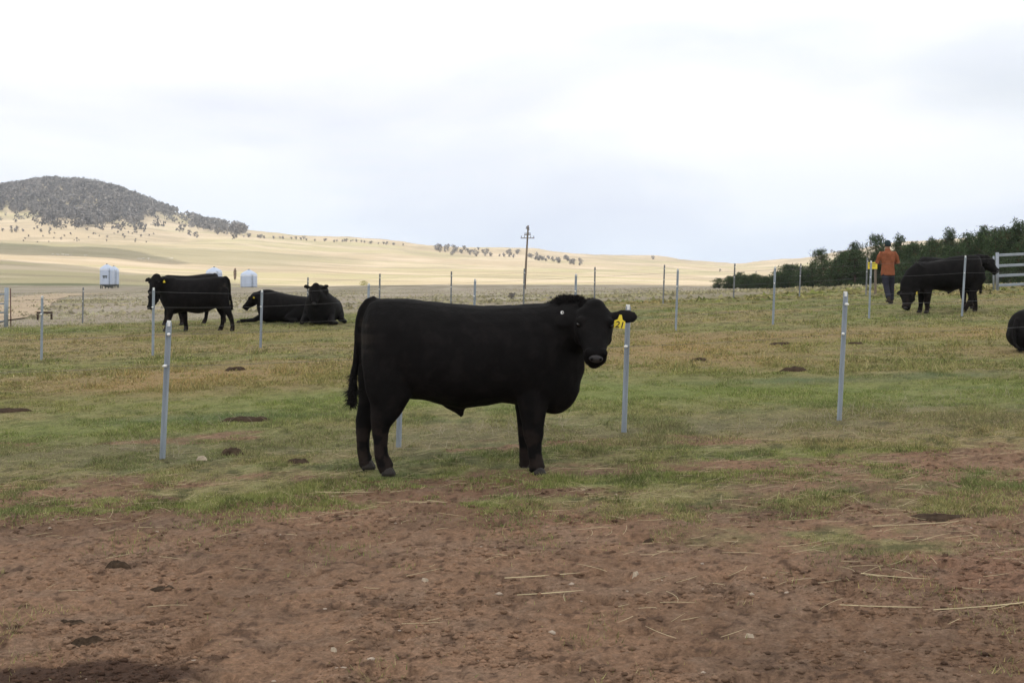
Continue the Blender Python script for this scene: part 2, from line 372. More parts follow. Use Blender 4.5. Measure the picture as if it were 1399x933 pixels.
# ------------------------------------------------------------------ clouds added out of view to shade paddock and a left hill strip
def shade_cloud(name, outline, base, thick, seed):
    """outline: where its shadow falls on the ground; the cloud itself hangs towards the sun from there"""
    k = (base + thick * 0.3)
    off = Vector((SUN.x / SUN.z * k, SUN.y / SUN.z * k))
    P = [Vector((a, b)) + off for a, b in outline]; c = sum(P, Vector((0, 0))) / len(P)
    ring = []
    n = 12
    for i in range(len(P)):
        a, b = P[i], P[(i + 1) % len(P)]
        for t in range(n): ring.append(a.lerp(b, t / n))
    m = len(ring); T = [0.0, 0.15, 0.3, 0.45, 0.6, 0.72, 0.83, 0.92, 0.975, 1.0]
    V = []; Fc = []
    for sgn in (1, -1):
        for ti, t in enumerate(T):
            for j, p in enumerate(ring):
                q = c.lerp(p, t)
                nz = float(fbm(np.array([q.x / 110.0]), np.array([q.y / 110.0]), 4, seed)[0])
                h = math.sqrt(max(0, 1 - t * t)) * thick * (0.35 + 1.3 * nz) * (1.0 if sgn > 0 else 0.3)
                V.append((q.x, q.y, base + sgn * h))
    nT = len(T)
    for sgn in (0, 1):
        o0 = sgn * nT * m
        for ti in range(nT - 1):
            for j in range(m):
                j2 = (j + 1) % m; f = (o0 + ti * m + j, o0 + (ti + 1) * m + j, o0 + (ti + 1) * m + j2, o0 + ti * m + j2)
                Fc.append(f if sgn == 0 else f[::-1])
    me = bpy.data.meshes.new(name); me.from_pydata(V, [], Fc)
    bm = bmesh.new(); bm.from_mesh(me); bmesh.ops.remove_doubles(bm, verts=bm.verts, dist=0.01); bmesh.ops.recalc_face_normals(bm, faces=bm.faces); bm.to_mesh(me); bm.free()
    mt = MATS.get('shade_cloud')
    if not mt:
        mt = bpy.data.materials.new('shade_cloud'); MATS['shade_cloud'] = mt; mt.use_nodes = True; N = mt.node_tree.nodes; N.clear()
        o_ = N.new('ShaderNodeOutputMaterial'); t_ = N.new('ShaderNodeBsdfTranslucent'); t_.inputs[0].default_value = (0.87, 0.87, 0.88, 1)
        mt.node_tree.links.new(t_.outputs[0], o_.inputs[0])
    o = link_mesh(name, me, mt, smooth=True); tag(o, kind='structure')
shade_cloud('shade_cloud', [(-700, 860), (-457, 800), (-255, 705), (-190, 630), (-120, 500), (-88, 432), (0, 424), (90, 430), (160, 425), (320, 330), (620, 200), (620, -450), (-900, -450), (-900, 500)], 470, 90, 3)
shade_cloud('shade_cloud', [(-1000, 1000), (-364, 1010), (-286, 965), (-225, 915), (-178, 840), (-186, 905), (-290, 1140), (-377, 1250), (-490, 1370), (-1000, 1400)], 560, 60, 5)

# ------------------------------------------------------------------ haze
def build_haze():
    mb = MB(); mb.box((0, 2400, 120), (11000, 6200, 420)); o = mb.build('haze', None); tag(o, kind='stuff')
    m = bpy.data.materials.new('haze'); m.use_nodes = True; N = m.node_tree.nodes; N.clear()
    out = N.new('ShaderNodeOutputMaterial'); v = N.new('ShaderNodeVolumePrincipled')
    v.inputs['Color'].default_value = (0.86, 0.91, 1.0, 1); v.inputs['Density'].default_value = 0.00013; v.inputs['Anisotropy'].default_value = 0.2
    m.node_tree.links.new(v.outputs[0], out.inputs['Volume']); o.data.materials.append(m)
build_haze()

# ------------------------------------------------------------------ dirt track far left
def build_track():
    cen = [(-60, 446, 1.6), (-12, 437, 2.4), (12, 428, 3.2), (28, 418, 4.2), (42, 410, 6), (60, 405, 8), (84, 402.5, 10), (125, 401, 12)]
    P = [hit(a, b) for a, b, c in cen]; mbv = []; 
    rows = []
    for i in range(len(P) - 1):
        for t in range(10):
            q = P[i].lerp(P[i + 1], t / 10.0); w = cen[i][2] * (1 - t / 10) + cen[i + 1][2] * t / 10
            d = (P[i + 1] - P[i]); d = Vector((d.x, d.y)).normalized(); s_ = Vector((d.y, -d.x))
            r = []
            for k in range(7):
                e = (k / 6 - 0.5) * w * 0.62; xx, yy = q.x + s_.x * e, q.y + s_.y * e
                edge = (fbm(np.array([xx / 2]), np.array([yy / 3]), 3, 9)[0] - 0.5) * 1.2 if k in (0, 6) else 0
                r.append((xx + edge, yy, zg(xx + edge, yy) + 0.04))
            rows.append(r)
    V = [v for r in rows for v in r]; Fc = [(i * 7 + k, i * 7 + k + 1, (i + 1) * 7 + k + 1, (i + 1) * 7 + k) for i in range(len(rows) - 1) for k in range(6)]
    me = bpy.data.meshes.new('dirt_track'); me.from_pydata(V, [], Fc)
    tag(link_mesh('dirt_track', me, mat('track_earth', (0.43, 0.335, 0.235), 1, spec=0.1, noise=0.25, nscale=0.8), smooth=True), kind='structure')
build_track()

# ------------------------------------------------------------------ grass, clods, straw (uncountable)
def blades(name, n, ylo, yhi, hgt, wid, seed, power=1.0, dens=None, spread=0.385, colour=None, lean=0.6, fan=1, spreadj=0.012):
    rng = np.random.default_rng(seed)
    u = rng.random(n * 3); Y = ylo * (yhi / ylo) ** (u ** power); x = (rng.random(n * 3) * 2 - 1) * (spread * Y + 0.6)
    d = dirtness(x, Y); cl = fbm(x * 2.2, Y * 1.5, 3, 201, 0.6)
    p = (1 - d) ** 1.2 * (0.45 + 1.3 * sst(0.38, 0.62, cl)) if dens is None else dens(x, Y, d, cl)
    keep = rng.random(n * 3) < p; x, Y, cl = x[keep][:n], Y[keep][:n], cl[keep][:n]; n = len(x)
    if fan > 1:
        x = np.repeat(x, fan) + rng.normal(0, spreadj, n * fan); Y = np.repeat(Y, fan) + rng.normal(0, spreadj, n * fan); cl = np.repeat(cl, fan); n *= fan
    z = zground(x, Y) - 0.004
    a = rng.random(n) * math.pi * 2; h = hgt * (0.4 + rng.random(n)) * (0.6 + 0.9 * sst(0.4, 0.7, cl)); w = wid * (0.5 + rng.random(n))
    ln = h * lean * rng.random(n); b = rng.random(n) * math.pi * 2
    V = np.empty((n, 3, 3)); sx, sy = np.cos(a) * w / 2, np.sin(a) * w / 2
    V[:, 0] = np.stack([x - sx, Y - sy, z], -1); V[:, 1] = np.stack([x + sx, Y + sy, z], -1)
    V[:, 2] = np.stack([x + np.cos(b) * ln, Y + np.sin(b) * ln, z + h], -1)
    c = ground_colour(x, Y, True) if colour is None else np.broadcast_to(np.array(colour), (n, 3)).copy()
    if colour is None:
        c = c * np.array([1.22, 1.30, 1.12]); t = rng.random(n)
        c = mixc(c, (0.42, 0.36, 0.20), (t > 0.84) * 0.7); c = mixc(c, (0.16, 0.22, 0.07), ((t < 0.28) & (Y < 44)) * 0.5)
    c = c * (0.55 + 0.9 * rng.random(n))[:, None]
    C = np.repeat(c, 3, axis=0)
    me = np_mesh(name, V.reshape(-1, 3), np.arange(n * 3).reshape(-1, 3), C)
    return link_mesh(name, me, mat('grass_blades', (0.1, 0.12, 0.05), 0.9, spec=0.1, attr='own_colour', trans=0.4))
tag(blades('grass', 400000, 8.2, 20, 0.017, 0.0085, 21, lean=1.5), 'short grazed green and olive turf of the paddock', 'grass', kind='stuff')
tag(blades('grass', 170000, 18, 46, 0.022, 0.030, 22, lean=1.5), 'patchy olive and tan turf behind the first fence', 'grass', kind='stuff')
tag(blades('grass', 60000, 5.0, 10.5, 0.020, 0.005, 23, lean=1.3, dens=lambda x, Y, d, cl: 0.008 + 1.5 * (1 - d) * (0.2 + sst(0.35, 0.6, cl)) + 0.15 * sst(0.60, 0.70, cl)), 'thin sprigs of grass in the bare brown earth', 'grass', kind='stuff')
tag(blades('grass_tufts', 520, 8.6, 19, 0.050, 0.007, 25, lean=1.1, fan=26, spreadj=0.03, dens=lambda x, Y, d, cl: (1 - d) * 0.9 + 0.03), 'small darker tufts standing out of the grazed turf', 'grass', kind='stuff')
tag(blades('grass_tufts', 700, 18, 44, 0.075, 0.014, 26, lean=1.1, fan=20, spreadj=0.07, dens=lambda x, Y, d, cl: sst(.4, .7, cl)), 'scattered darker tufts in the farther turf', 'grass', kind='stuff')
def field_tussocks(x, Y, d, cl):
    return sst(0.45, 0.7, fbm(x / 6, Y / 14, 3, 211)) * 0.8 + 0.1
tag(blades('grass', 24000, 44, 260, 0.07, 0.22, 24, dens=field_tussocks, spread=0.42), 'dry grey grass on the flat beyond the paddock', 'grass', kind='stuff')

def build_clods():
    rng = np.random.default_rng(5); n = 60000
    Y = 4.6 * (12.5 / 4.6) ** rng.random(n); x = (rng.random(n) * 2 - 1) * (0.40 * Y); d = dirtness(x, Y)
    cl = fbm(x / 0.5, Y / 0.5, 3, 221)
    keep = rng.random(n) < (0.15 + 0.85 * d) * (0.12 + 1.5 * sst(0.45, 0.7, cl)); x, Y = x[keep], Y[keep]; n = len(x)
    r = 0.0028 + 0.013 * rng.random(n) ** 6
    base = np.array([(1, 0, 0), (-1, 0, 0), (0, 1, 0), (0, -1, 0), (0, 0, 1), (0, 0, -1), (.6, .6, .5), (-.6, .6, .5), (.6, -.6, .5), (-.6, -.6, .5)], float)
    f = np.array([(4, 6, 7), (4, 8, 6), (4, 9, 8), (4, 7, 9), (0, 2, 6), (2, 7, 6), (2, 1, 7), (1, 9, 7), (1, 3, 9), (3, 8, 9), (3, 0, 8), (0, 6, 8), (5, 2, 0), (5, 1, 2), (5, 3, 1), (5, 0, 3)])
    a = rng.random(n) * 6.28; j = 1 + 0.6 * (rng.random((n, 10, 3)) - 0.5); P = base[None] * j
    ca, sa = np.cos(a)[:, None], np.sin(a)[:, None]
    X = (P[..., 0] * ca - P[..., 1] * sa) * r[:, None] * 1.35; Yv = (P[..., 0] * sa + P[..., 1] * ca) * r[:, None] * 1.1; Z = P[..., 2] * r[:, None] * 0.75
    z0 = zground(x, Y)
    V = np.stack([X + x[:, None], Yv + Y[:, None], Z + z0[:, None]], -1).reshape(-1, 3)
    Fc = (f[None] + (np.arange(n) * 10)[:, None, None]).reshape(-1, 3)
    c = ground_colour(x, Y) * (0.5 + 0.6 * rng.random(n))[:, None]; pale = rng.random(n) > 0.99; c[pale] = (0.42, 0.34, 0.27)
    me = np_mesh('clods_of_earth', V, Fc, np.repeat(c, 10, axis=0))
    tag(link_mesh('dirt_clods', me, mat('clods', (0.15, 0.1, 0.07), 1, spec=0.05, attr='own_colour')), 'loose brown clods and crumbs on the trampled earth', 'clods', kind='stuff')
build_clods()

def strands(name, items, m, w=0.0022):
    """items: (x, Y, angle, length, bend, lift) thin square-section stalks lying or standing on the ground"""
    V = []; Fc = []
    for (x, Y, a, ln, bend, lift) in items:
        n = 5; b = len(V); za, zb = (zg_fast(x - math.cos(a) * ln / 2, Y - math.sin(a) * ln / 2), zg_fast(x + math.cos(a) * ln / 2, Y + math.sin(a) * ln / 2)); zm = max(0, zg_fast(x, Y) - (za + zb) / 2)
        for i in range(n):
            t = i / (n - 1) - 0.5; xx = x + math.cos(a) * t * ln - math.sin(a) * bend * ln * (t * t) * 2; yy = Y + math.sin(a) * t * ln + math.cos(a) * bend * ln * (t * t) * 2
            zz = za + (zb - za) * (t + .5) + zm + 0.005 + lift * (t + 0.5)
            ww = w * (1.0 if i < n - 1 else 0.4)
            for dy, dz in ((-1, 0), (0, 1), (1, 0), (0, -0.6)):
                V.append((xx - math.sin(a) * dy * ww, yy + math.cos(a) * dy * ww, zz + dz * ww))
        for i in range(n - 1):
            for k in range(4):
                k2 = (k + 1) % 4; Fc.append((b + i * 4 + k, b + i * 4 + k2, b + (i + 1) * 4 + k2, b + (i + 1) * 4 + k))
    me = bpy.data.meshes.new(name); me.from_pydata(V, [], Fc); return link_mesh(name, me, m)
_gx = np.linspace(-7, 7, 700); _gy = np.linspace(4, 18, 700); _GX, _GY = np.meshgrid(_gx, _gy); _GZ = zground(_GX, _GY)
def zg_fast(x, y):
    i = min(max(int((y - 4) / 14 * 699), 0), 699); j = min(max(int((x + 7) / 14 * 699), 0), 699); return float(_GZ[i, j])
STRAW = mat('straw', (0.50, 0.41, 0.25), 0.7, spec=0.2, noise=0.25, nscale=5)
STALK = mat('dead_stalk', (0.36, 0.31, 0.22), 0.9, spec=0.1, noise=0.3, nscale=6)
R = random.Random(3)
it = []
while len(it) < 1000:
    Y = 5.2 * (15 / 5.2) ** (R.random() ** 0.55); x = R.uniform(-0.4, 0.4) * Y
    wgt = 0.10 + 0.9 * math.exp(-((Y - 10.8) / 1.9) ** 2) + (0.45 if x > 0.4 and Y < 10 else 0)
    if R.random() > wgt: continue
    it.append((x, Y, R.uniform(0, 6.28) if R.random() < .45 else R.gauss(0, .35), R.uniform(0.04, 0.20) ** 1.0, R.uniform(-.35, .35), R.choice((0, 0, 0, 0.015, 0.03))))
tag(strands('straw_litter', it, STRAW, 0.0014), 'fine pale straw strewn over turf and earth', 'straw', kind='stuff')
it = []
for (px, row, rr, n) in ((1205, 566, 0.55, 60), (1330, 545, 0.7, 50), (675, 590, 0.55, 90), (735, 585, 0.3, 30), (180, 612, 0.35, 30), (1060, 585, 0.8, 45), (560, 615, 0.4, 26), (300, 580, 0.5, 20), (225, 622, 0.15, 24), (1145, 573, 0.2, 16)):
    p = hit(px, row)
    for _ in range(n):
        it.append((p.x + R.gauss(0, rr * .6), p.y + R.gauss(0, rr * .3), R.uniform(0, 6.28), R.uniform(.05, .16), R.uniform(-.3, .3), R.uniform(0.0, .16)))
tag(strands('dead_grass_stalks', it, STALK, 0.0015), 'dead grey grass stalks along the foot of the first fence', 'dead grass', kind='stuff')
# a few long stalks that can be told apart
for (px, row, deg, ln, bend, lab) in ((741, 785, -2, 0.40, .06, 'long straight pale straw, upper of the two parallel ones on bare earth'),
        (752, 813, -1, 0.35, .05, 'long straight pale straw, lower of the two parallel ones on bare earth'),
        (1203, 831, -14, 0.42, .06, 'long slanting straw on the dirt below the grass patches'),
        (1252, 720, 3, 0.46, .05, 'long thin straw just below the dark hollow in the dirt'),
        (1222, 789, -28, 0.36, .10, 'slanting straw crossing the thin grass patch'),
        (1352, 830, 8, 0.60, .08, 'longest straw in a bundle at the dirt edge'),
        (470, 674, -8, 0.32, .10, 'pale bent straw on dirt before the grass edge'),
        (597, 686, -38, 0.14, .05, 'short bright straw lying below the bull')):
    p = hit(px, row); o = strands('straw_stalk', [(p.x, p.y, math.radians(deg), ln * p.y / 7.4, bend, 0.004)], STRAW, 0.0030)
    tag(o, lab, 'straw', 'long straws on the dirt')

# dung pats and stones
DUNG = mat('dung', (0.062, 0.042, 0.028), 0.95, spec=0.1, noise=0.4, nscale=25, bump=0.01, bscale=60)
def lump(name, px, row, rx, ry, h, m, seed, lab, cat, group):
    p = hit(px, row); rng = random.Random(seed); V = []; Fc = []; nr, ns = 6, 22
    k = [(rng.uniform(0, 6.28), rng.uniform(.08, .22), q) for q in (2, 3, 5, 7)]
    for i in range(nr + 1):
        t = i / nr
        for j in range(ns):
            a = 2 * math.pi * j / ns; rad = (1 + sum(c * math.sin(q * a + ph) for ph, c, q in k)) * t
            x, y = rx * rad * math.cos(a), ry * rad * math.sin(a)
            z = h * (1 - t ** 2.2) * (0.75 + 0.5 * rng.random()) + (0.3 * h if i in (3, 4) else 0) - (0.012 if i == nr else 0)
            V.append((x, y, zg(p.x + x, p.y + y) - p.z + z))
    for i in range(nr):
        for j in range(ns):
            j2 = (j + 1) % ns; Fc.append((i * ns + j, (i + 1) * ns + j, (i + 1) * ns + j2, i * ns + j2))
    me = bpy.data.meshes.new(name); me.from_pydata(V, [], Fc); bm = bmesh.new(); bm.from_mesh(me); bmesh.ops.remove_doubles(bm, verts=bm.verts, dist=1e-5); bmesh.ops.recalc_face_normals(bm, faces=bm.faces); bm.to_mesh(me); bm.free()
    o = link_mesh(name, me, m, smooth=True); o.location = p; tag(o, lab, cat, group)
pats = [(408, 633, .09, .10, .045, 'small dark dung pat on turf between fence post and bull'),
        (160, 774, .075, .05, .03, 'dark crumbly pat on bare earth, highest of the lower left ones'),
        (222, 803, .075, .035, .02, 'flat dark pat on bare earth below the highest crumbly one'),
        (112, 875, .085, .04, .02, 'flat dark pat just above the damp soil corner'),
        (100, 850, .06, .03, .018, 'small flat pat second above the damp soil corner'),
        (12, 563, .26, .16, .05, 'wide dark dung heap in turf at the left edge'),
        (323, 506, .17, .15, .07, 'dark dung pat in turf below the lying bulls'),
        (335, 575, .30, .13, .05, 'long dark mound in green turf between two fence posts'),
        (1085, 507, .20, .16, .07, 'dark dung pat on green turf left of the tall fence post'),
        (1066, 471, .22, .18, .05, 'small dark pat in turf beyond the tall fence post'),
        (1168, 470, .15, .14, .04, 'small dark pat on tan turf right of the tall post'),
        (1278, 706, .16, .10, .030, 'dark pat in a hollow on the right dirt'),
        (886, 736, .035, .03, .025, 'small dark dung lump on dirt, all alone'),
        (318, 621, .12, .12, .06, 'dark grassy tussock mound left of the small pat'),
        (955, 493, .16, .14, .05, 'flattened dark pat on tan turf behind the bull')]
for i, (px, row, rx, ry, h, lab) in enumerate(pats): lump('dung_pat', px, row, rx * .9, ry * .9, h * .7, DUNG, 40 + i, lab, 'dung', 'dung pats on the ground')
PEB = mat('pale_stone', (0.44, 0.36, 0.27), 0.9, spec=0.2, noise=0.3, nscale=30)
for i, (px, row, r, lab) in enumerate(((456, 890, .011, 'white pebble on the lower middle dirt'), (1025, 871, .013, 'yellowish pebble on the dirt below the grass patches'),
        (581, 796, .012, 'pinkish pebble on dirt under the bull'), (276, 629, .028, 'pale flat stone in the turf left of the small dung pat'), (868, 784, .014, 'small pale stone right of the parallel straws'))):
    lump('pebble', px, row, r * 1.3, r, r * 1.1, PEB, 70 + i, lab, 'stone', 'pale stones on the ground')

# ------------------------------------------------------------------ bulls
HIDE = mat('black_hide', (0.0085, 0.0078, 0.0078), 0.72, spec=0.07, noise=0.30, nscale=9, bump=0.006, bscale=45, attr='own_colour')
HIDE_BROWN = mat('dusty_hide', (0.020, 0.016, 0.013), 0.9, spec=0.1, noise=0.4, nscale=12, bump=0.005, bscale=70)
HAIR = mat('black_hair', (0.020, 0.018, 0.018), 0.9, spec=0.08)
HOOF = mat('hoof_horn', (0.034, 0.029, 0.026), 0.6, spec=0.25, noise=0.3, nscale=30)
NOSE = mat('nose_leather', (0.026, 0.023, 0.024), 0.42, spec=0.35)
NOSTRIL = mat('nostril', (0.004, 0.004, 0.004), 0.8, spec=0.1)
EYE = mat('eye', (0.006, 0.005, 0.005), 0.12, spec=0.6)
TAGY = mat('yellow_tag', (0.78, 0.62, 0.05), 0.5, spec=0.3)
INK = mat('tag_ink', (0.02, 0.02, 0.02), 0.6)
WHITE = mat('white_plastic', (0.8, 0.8, 0.78), 0.45)

def Lp(px, row, y):
    """side-on survey of the standing bull: photo pixel and depth offset -> body space in metres (x forward, z up, near flank at -y)"""
    D = 10.5 + y
    return Vector(((px - CX) * D / F - (640 - CX) * 10.5 / F, y, CAMZ - (row - HZ) * D / F))
TORSO = [(495, 441, 497, .10), (499, 425, 518, .18), (506, 412, 536, .235), (516, 407.5, 545, .27), (532, 407, 549, .295), (555, 407.5, 545, .31), (580, 410.5, 546, .335),
         (606, 413, 553, .355), (630, 415.5, 558, .365), (655, 417, 555, .365), (685, 416.5, 550, .355), (712, 415.5, 553, .335), (738, 414, 561, .31), (758, 413, 566, .275),
         (775, 420, 556, .225), (788, 436, 534, .16), (798, 455, 508, .09)]
def torso_rings(lie=0.0, n=26, drop=0.0, deep=0.0):
    rings = []
    for (px, t, b, w) in TORSO:
        T, B = Lp(px, t, 0), Lp(px, b, 0); cx = T.x; top, bot = T.z - drop * max(0, (px - 620) / 150), B.z - (deep if 560 < px < 750 else 0)
        if lie:
            top -= 0.44 + 0.24 * (1 - min(1, max(0, (px - 510) / 200))); bot = min(max(bot - 0.50, 0.01), 0.35) if px < 760 else bot - 0.44; w = w * (1.10 + 0.12 * math.exp(-((px - 540) / 40.0) ** 2))
        cz, hh = (top + bot) / 2, (top - bot) / 2; r = []
        for k in range(n):
            a = 2 * math.pi * k / n; c, s_ = math.cos(a), math.sin(a)
            wd = w * (1.0 - 0.10 * max(s_, 0) ** 2) ; e = 0.86
            r.append(Vector((cx, wd * math.copysign(abs(c) ** e, c), cz + hh * math.copysign(abs(s_) ** 0.95, s_))))
        rings.append(r)
    return rings
HIND_N = [(532, 462, -.13, .19, .11), (532, 490, -.17, .205, .12), (531, 515, -.19, .19, .105), (531, 540, -.19, .168, .088), (527, 560, -.185, .118, .068), (520, 580, -.18, .075, .052), (519.5, 592, -.175, .062, .048), (520, 606, -.17, .053, .042), (521, 622, -.17, .052, .042), (525, 634, -.172, .060, .052), (529, 642, -.175, .062, .058)]
HIND_F = [(520, 462, .13, .16, .11), (516, 500, .17, .16, .11), (511, 530, .18, .125, .08), (504, 556, .18, .085, .062), (498, 576, .18, .070, .052), (496, 592, .175, .058, .046), (496, 606, .17, .052, .042), (497, 620, .17, .052, .042), (500, 630, .172, .060, .052), (502, 635, .175, .062, .058)]
FORE_N = [(728, 480, -.14, .20, .10), (728, 520, -.18, .165, .095), (728, 548, -.18, .120, .080), (728, 566, -.18, .098, .070), (728, 584, -.175, .080, .062), (729, 594, -.175, .076, .060), (730, 606, -.17, .058, .050), (731, 622, -.17, .052, .046), (733, 635, -.172, .058, .052), (735, 642, -.175, .060, .056)]
FORE_F = [(722, 480, .14, .18, .10), (722, 520, .17, .150, .095), (722, 548, .18, .110, .075), (721, 566, .18, .090, .066), (720, 582, .175, .076, .060), (719, 594, .175, .066, .056), (719, 606, .17, .056, .050), (718, 620, .17, .050, .046), (719, 630, .172, .056, .052), (720, 635, .175, .058, .056)]
def dusty(me, feet=True):
    n = len(me.vertices); co = np.empty(n * 3, np.float32); me.vertices.foreach_get('co', co); co = co.reshape(-1, 3)
    c = np.tile(np.array([0.0062, 0.0056, 0.0056]), (n, 1)); nz = fbm(co[:, 0] * 14 + co[:, 1] * 9, co[:, 2] * 11, 4, 7, 0.6)
    if feet:
        c = mixc(c, (0.030, 0.021, 0.017), (1 - sst(.12, .62, co[:, 2])) * sst(.42, .62, nz) * .9)
        c = mixc(c, (0.034, 0.028, 0.022), np.exp(-((co[:, 0] + .76) / .07) ** 2 - ((co[:, 2] - 1.05) / .14) ** 2) * sst(.4, .65, nz))
    c = mixc(c, (0.012, 0.010, 0.010), sst(.5, .7, nz) * .5)
    a = me.color_attributes.new('own_colour', 'FLOAT_COLOR', 'POINT'); q = np.ones((n, 4), np.float32); q[:, :3] = c; a.data.foreach_set('color', q.ravel()); return me
def leg_pts(tab, dx=0.0, sc=1.0):
    out = []
    for (px, row, y, rx, ry) in tab:
        p = Lp(px, row, y); p.x += dx * max(0, 1 - p.z / 0.75) ** 0.8; out.append((p, rx * sc, ry * sc))
    return out
def head_parts(mb, B, Tip, bhint, s=1.0, ears=((1, (0.2, 0, 0.1)), (-1, (0.2, 0, 0.1)))):
    a = (Tip - B).normalized(); b = Vector(bhint); b = (b - a * b.dot(a)).normalized(); c = a.cross(b).normalized(); Ln = (Tip - B).length
    st = [(-.06, .082, .060, -.02), (.0, .114, .092, -.015), (.08, .128, .112, -.02), (.20, .136, .128, -.035), (.32, .137, .132, -.045), (.44, .126, .128, -.045), (.56, .104, .115, -.035),
          (.68, .088, .098, -.025), (.80, .080, .084, -.015), (.90, .084, .078, -.012), (.97, .078, .068, -.015), (1.02, .056, .050, -.02)]
    rings = []
    for (t, w, h, o) in st:
        cen = B + a * (t * Ln) + b * (o * s); r = []
        for k in range(20):
            g = 2 * math.pi * k / 20; cc, ss = math.cos(g), math.sin(g); wd = w * (1 - 0.22 * max(-ss, 0))
            r.append(cen + c * (wd * s * math.copysign(abs(cc) ** .85, cc)) + b * (h * s * math.copysign(abs(ss) ** .85, ss)))
        rings.append(r)
    mb.ring_loft(rings)
    for sd in (1, -1):                                   # brow ridges, cheeks, jaw, nostril rims
        mb.ball(B + a * (.31 * Ln) + c * (sd * .100 * s) + b * (.058 * s), (.036 * s, .036 * s, .034 * s))
        mb.ball(B + a * (.90 * Ln) + c * (sd * .050 * s) + b * (.045 * s), .032 * s)
        mb.ball(B + a * (.42 * Ln) + c * (sd * .080 * s) - b * (.080 * s), .055 * s)
    mb.ball(B + a * (.93 * Ln) - b * (.070 * s), (.048 * s, .048 * s, .040 * s))
    mb.ball(B - a * (.02 * Ln) + b * (.02 * s), (.085 * s, .085 * s, .07 * s))    # poll
    tips = []
    for (sd, dv) in ears:
        r0 = B + a * (.10 * Ln) + c * (sd * .095 * s); d = (c * (sd * dv[0]) + b * dv[1] + a * dv[2]); L2 = d.length; d.normalize()
        mb.chain([(r0, .028 * s, .03 * s), (r0 + d * L2 * .25, .042 * s, .020 * s), (r0 + d * L2 * .55, .062 * s, .018 * s), (r0 + d * L2 * .8, .058 * s, .016 * s), (r0 + d * L2 * .94, .040 * s, .012 * s), (r0 + d * L2, .016 * s, .010 * s)], 12, hint=tuple(b))
        tips.append((r0, d, L2))
    return a, b, c, Ln, tips
def head_details(root, B, fr, s=1.0):
    a, b, c, Ln, tips = fr
    for sd in (1, -1):
        e = MB(); e.ball(B + a * (.36 * Ln) + c * (sd * .112 * s) + b * (.047 * s), .021 * s, 12, 8); e.build('eye', EYE, root, True)
    nb = MB(); p = B + a * (.985 * Ln) + b * (.030 * s); rings = []
    for (t, w, h) in ((-.045, .046, .010), (-.02, .054, .022), (.012, .048, .027), (.026, .030, .018)):
        cen = p + (a * .75 + b * .66) * t * s
        u = c; v = (b * .75 - a * .66)
        rings.append([cen + u * (w * s * math.cos(2 * math.pi * k / 16)) + v * (h * s * math.sin(2 * math.pi * k / 16)) for k in range(16)])
    nb.ring_loft(rings); o = nb.build('nose', NOSE, root, True)
    for sd in (1, -1):
        q = MB(); q.ball(p + (a * .75 + b * .66) * (.022 * s) + c * (sd * .030 * s), .011 * s, 10, 6); q.build('nostril', NOSTRIL, o, True)
def hoof(root, p, s=1.0):
    mb = MB(); 
    for sd in (-1, 1):
        rings = []
        for (z, l0, l1, w) in ((0.0, -.040, .062, .030), (.025, -.038, .056, .029), (.050, -.034, .042, .026), (.064, -.028, .032, .022)):
            cx, hl = (l0 + l1) / 2, (l1 - l0) / 2
            rings.append([Vector((p.x + s * (cx + hl * math.cos(2 * math.pi * k / 12)), p.y + sd * .030 * s + w * s * .85 * math.sin(2 * math.pi * k / 12), p.z + z * s)) for k in range(12)])
        mb.ring_loft(rings)
    mb.build('hoof', HOOF, root, True)
def hairs(name, root, centres, n, ln, w, down=0.0, seed=1, dirs=None):
    """short coarse hairs standing off a line of ellipsoids: (centre, radii)"""
    rng = np.random.default_rng(seed); V = []; 
    for _ in range(n):
        c, r = centres[rng.integers(len(centres))]; d = rng.normal(size=3); d /= np.linalg.norm(d)
        if dirs == 'up' and d[2] < -0.1: d[2] = -d[2]
        p = np.array(c) + d * np.array(r); o = d * (1 - down) + np.array((0, 0, -1)) * down + rng.normal(size=3) * 0.35; o /= np.linalg.norm(o)
        t = np.cross(o, rng.normal(size=3)); t /= np.linalg.norm(t); l = ln * (0.5 + rng.random())
        V += [p - d * .01 - t * w, p - d * .01 + t * w, p + o * l]
    V = np.array(V); me = np_mesh(name, V, np.arange(len(V)).reshape(-1, 3)); return link_mesh(name, me, HAIR, root)
def ear_tag(root, p, c, n, w=.065, h=.085, text=None):
    """yellow flag tag hanging from the ear: p top point, c sideways, n facing"""
    c = Vector(c).normalized(); n = Vector(n).normalized(); u = n.cross(c); u = u if u.z > 0 else -u
    pts = [(-.10, 0), (.10, 0), (.22, -.35), (.5, -.48), (.5, -1), (-.5, -1), (-.5, -.48), (-.22, -.35)]
    V = []; 
    for q in (.0015, -.0015):
        V += [tuple(Vector(p) + c * (a_ * w) + u * (b_ * h) + n * q) for a_, b_ in pts]
    k = len(pts); Fc = [tuple(range(k)), tuple(reversed(range(k, 2 * k)))] + [(i, i + k, (i + 1) % k + k, (i + 1) % k) for i in range(k)]
    me = bpy.data.meshes.new('ear_tag'); me.from_pydata(V, [], Fc); o = link_mesh('ear_tag', me, TAGY, root)
    if text:
        cu = bpy.data.curves.new('number', 'FONT'); cu.body = text; cu.size = h * .66; cu.align_x = 'CENTER'; cu.extrude = .0006; cu.offset = .0008; cu.shear = .15
        to = bpy.data.objects.new('t', cu); COL.objects.link(to); dg = bpy.context.evaluated_depsgraph_get(); dg.update()
        tm = bpy.data.meshes.new_from_object(to.evaluated_get(dg)); bpy.data.objects.remove(to)
        cx = c if Vector(c).x > 0 else -c
        M = Matrix((cx, u, cx.cross(u))).transposed(); nn = cx.cross(u)
        nn = n if n.dot(nn) > 0 else n
        for v in tm.vertices: v.co = Vector(p) + cx * v.co.x + u * (v.co.y - h * .96) + n * (.0025 + v.co.z)
        link_mesh('number', tm, INK, o)
    return o
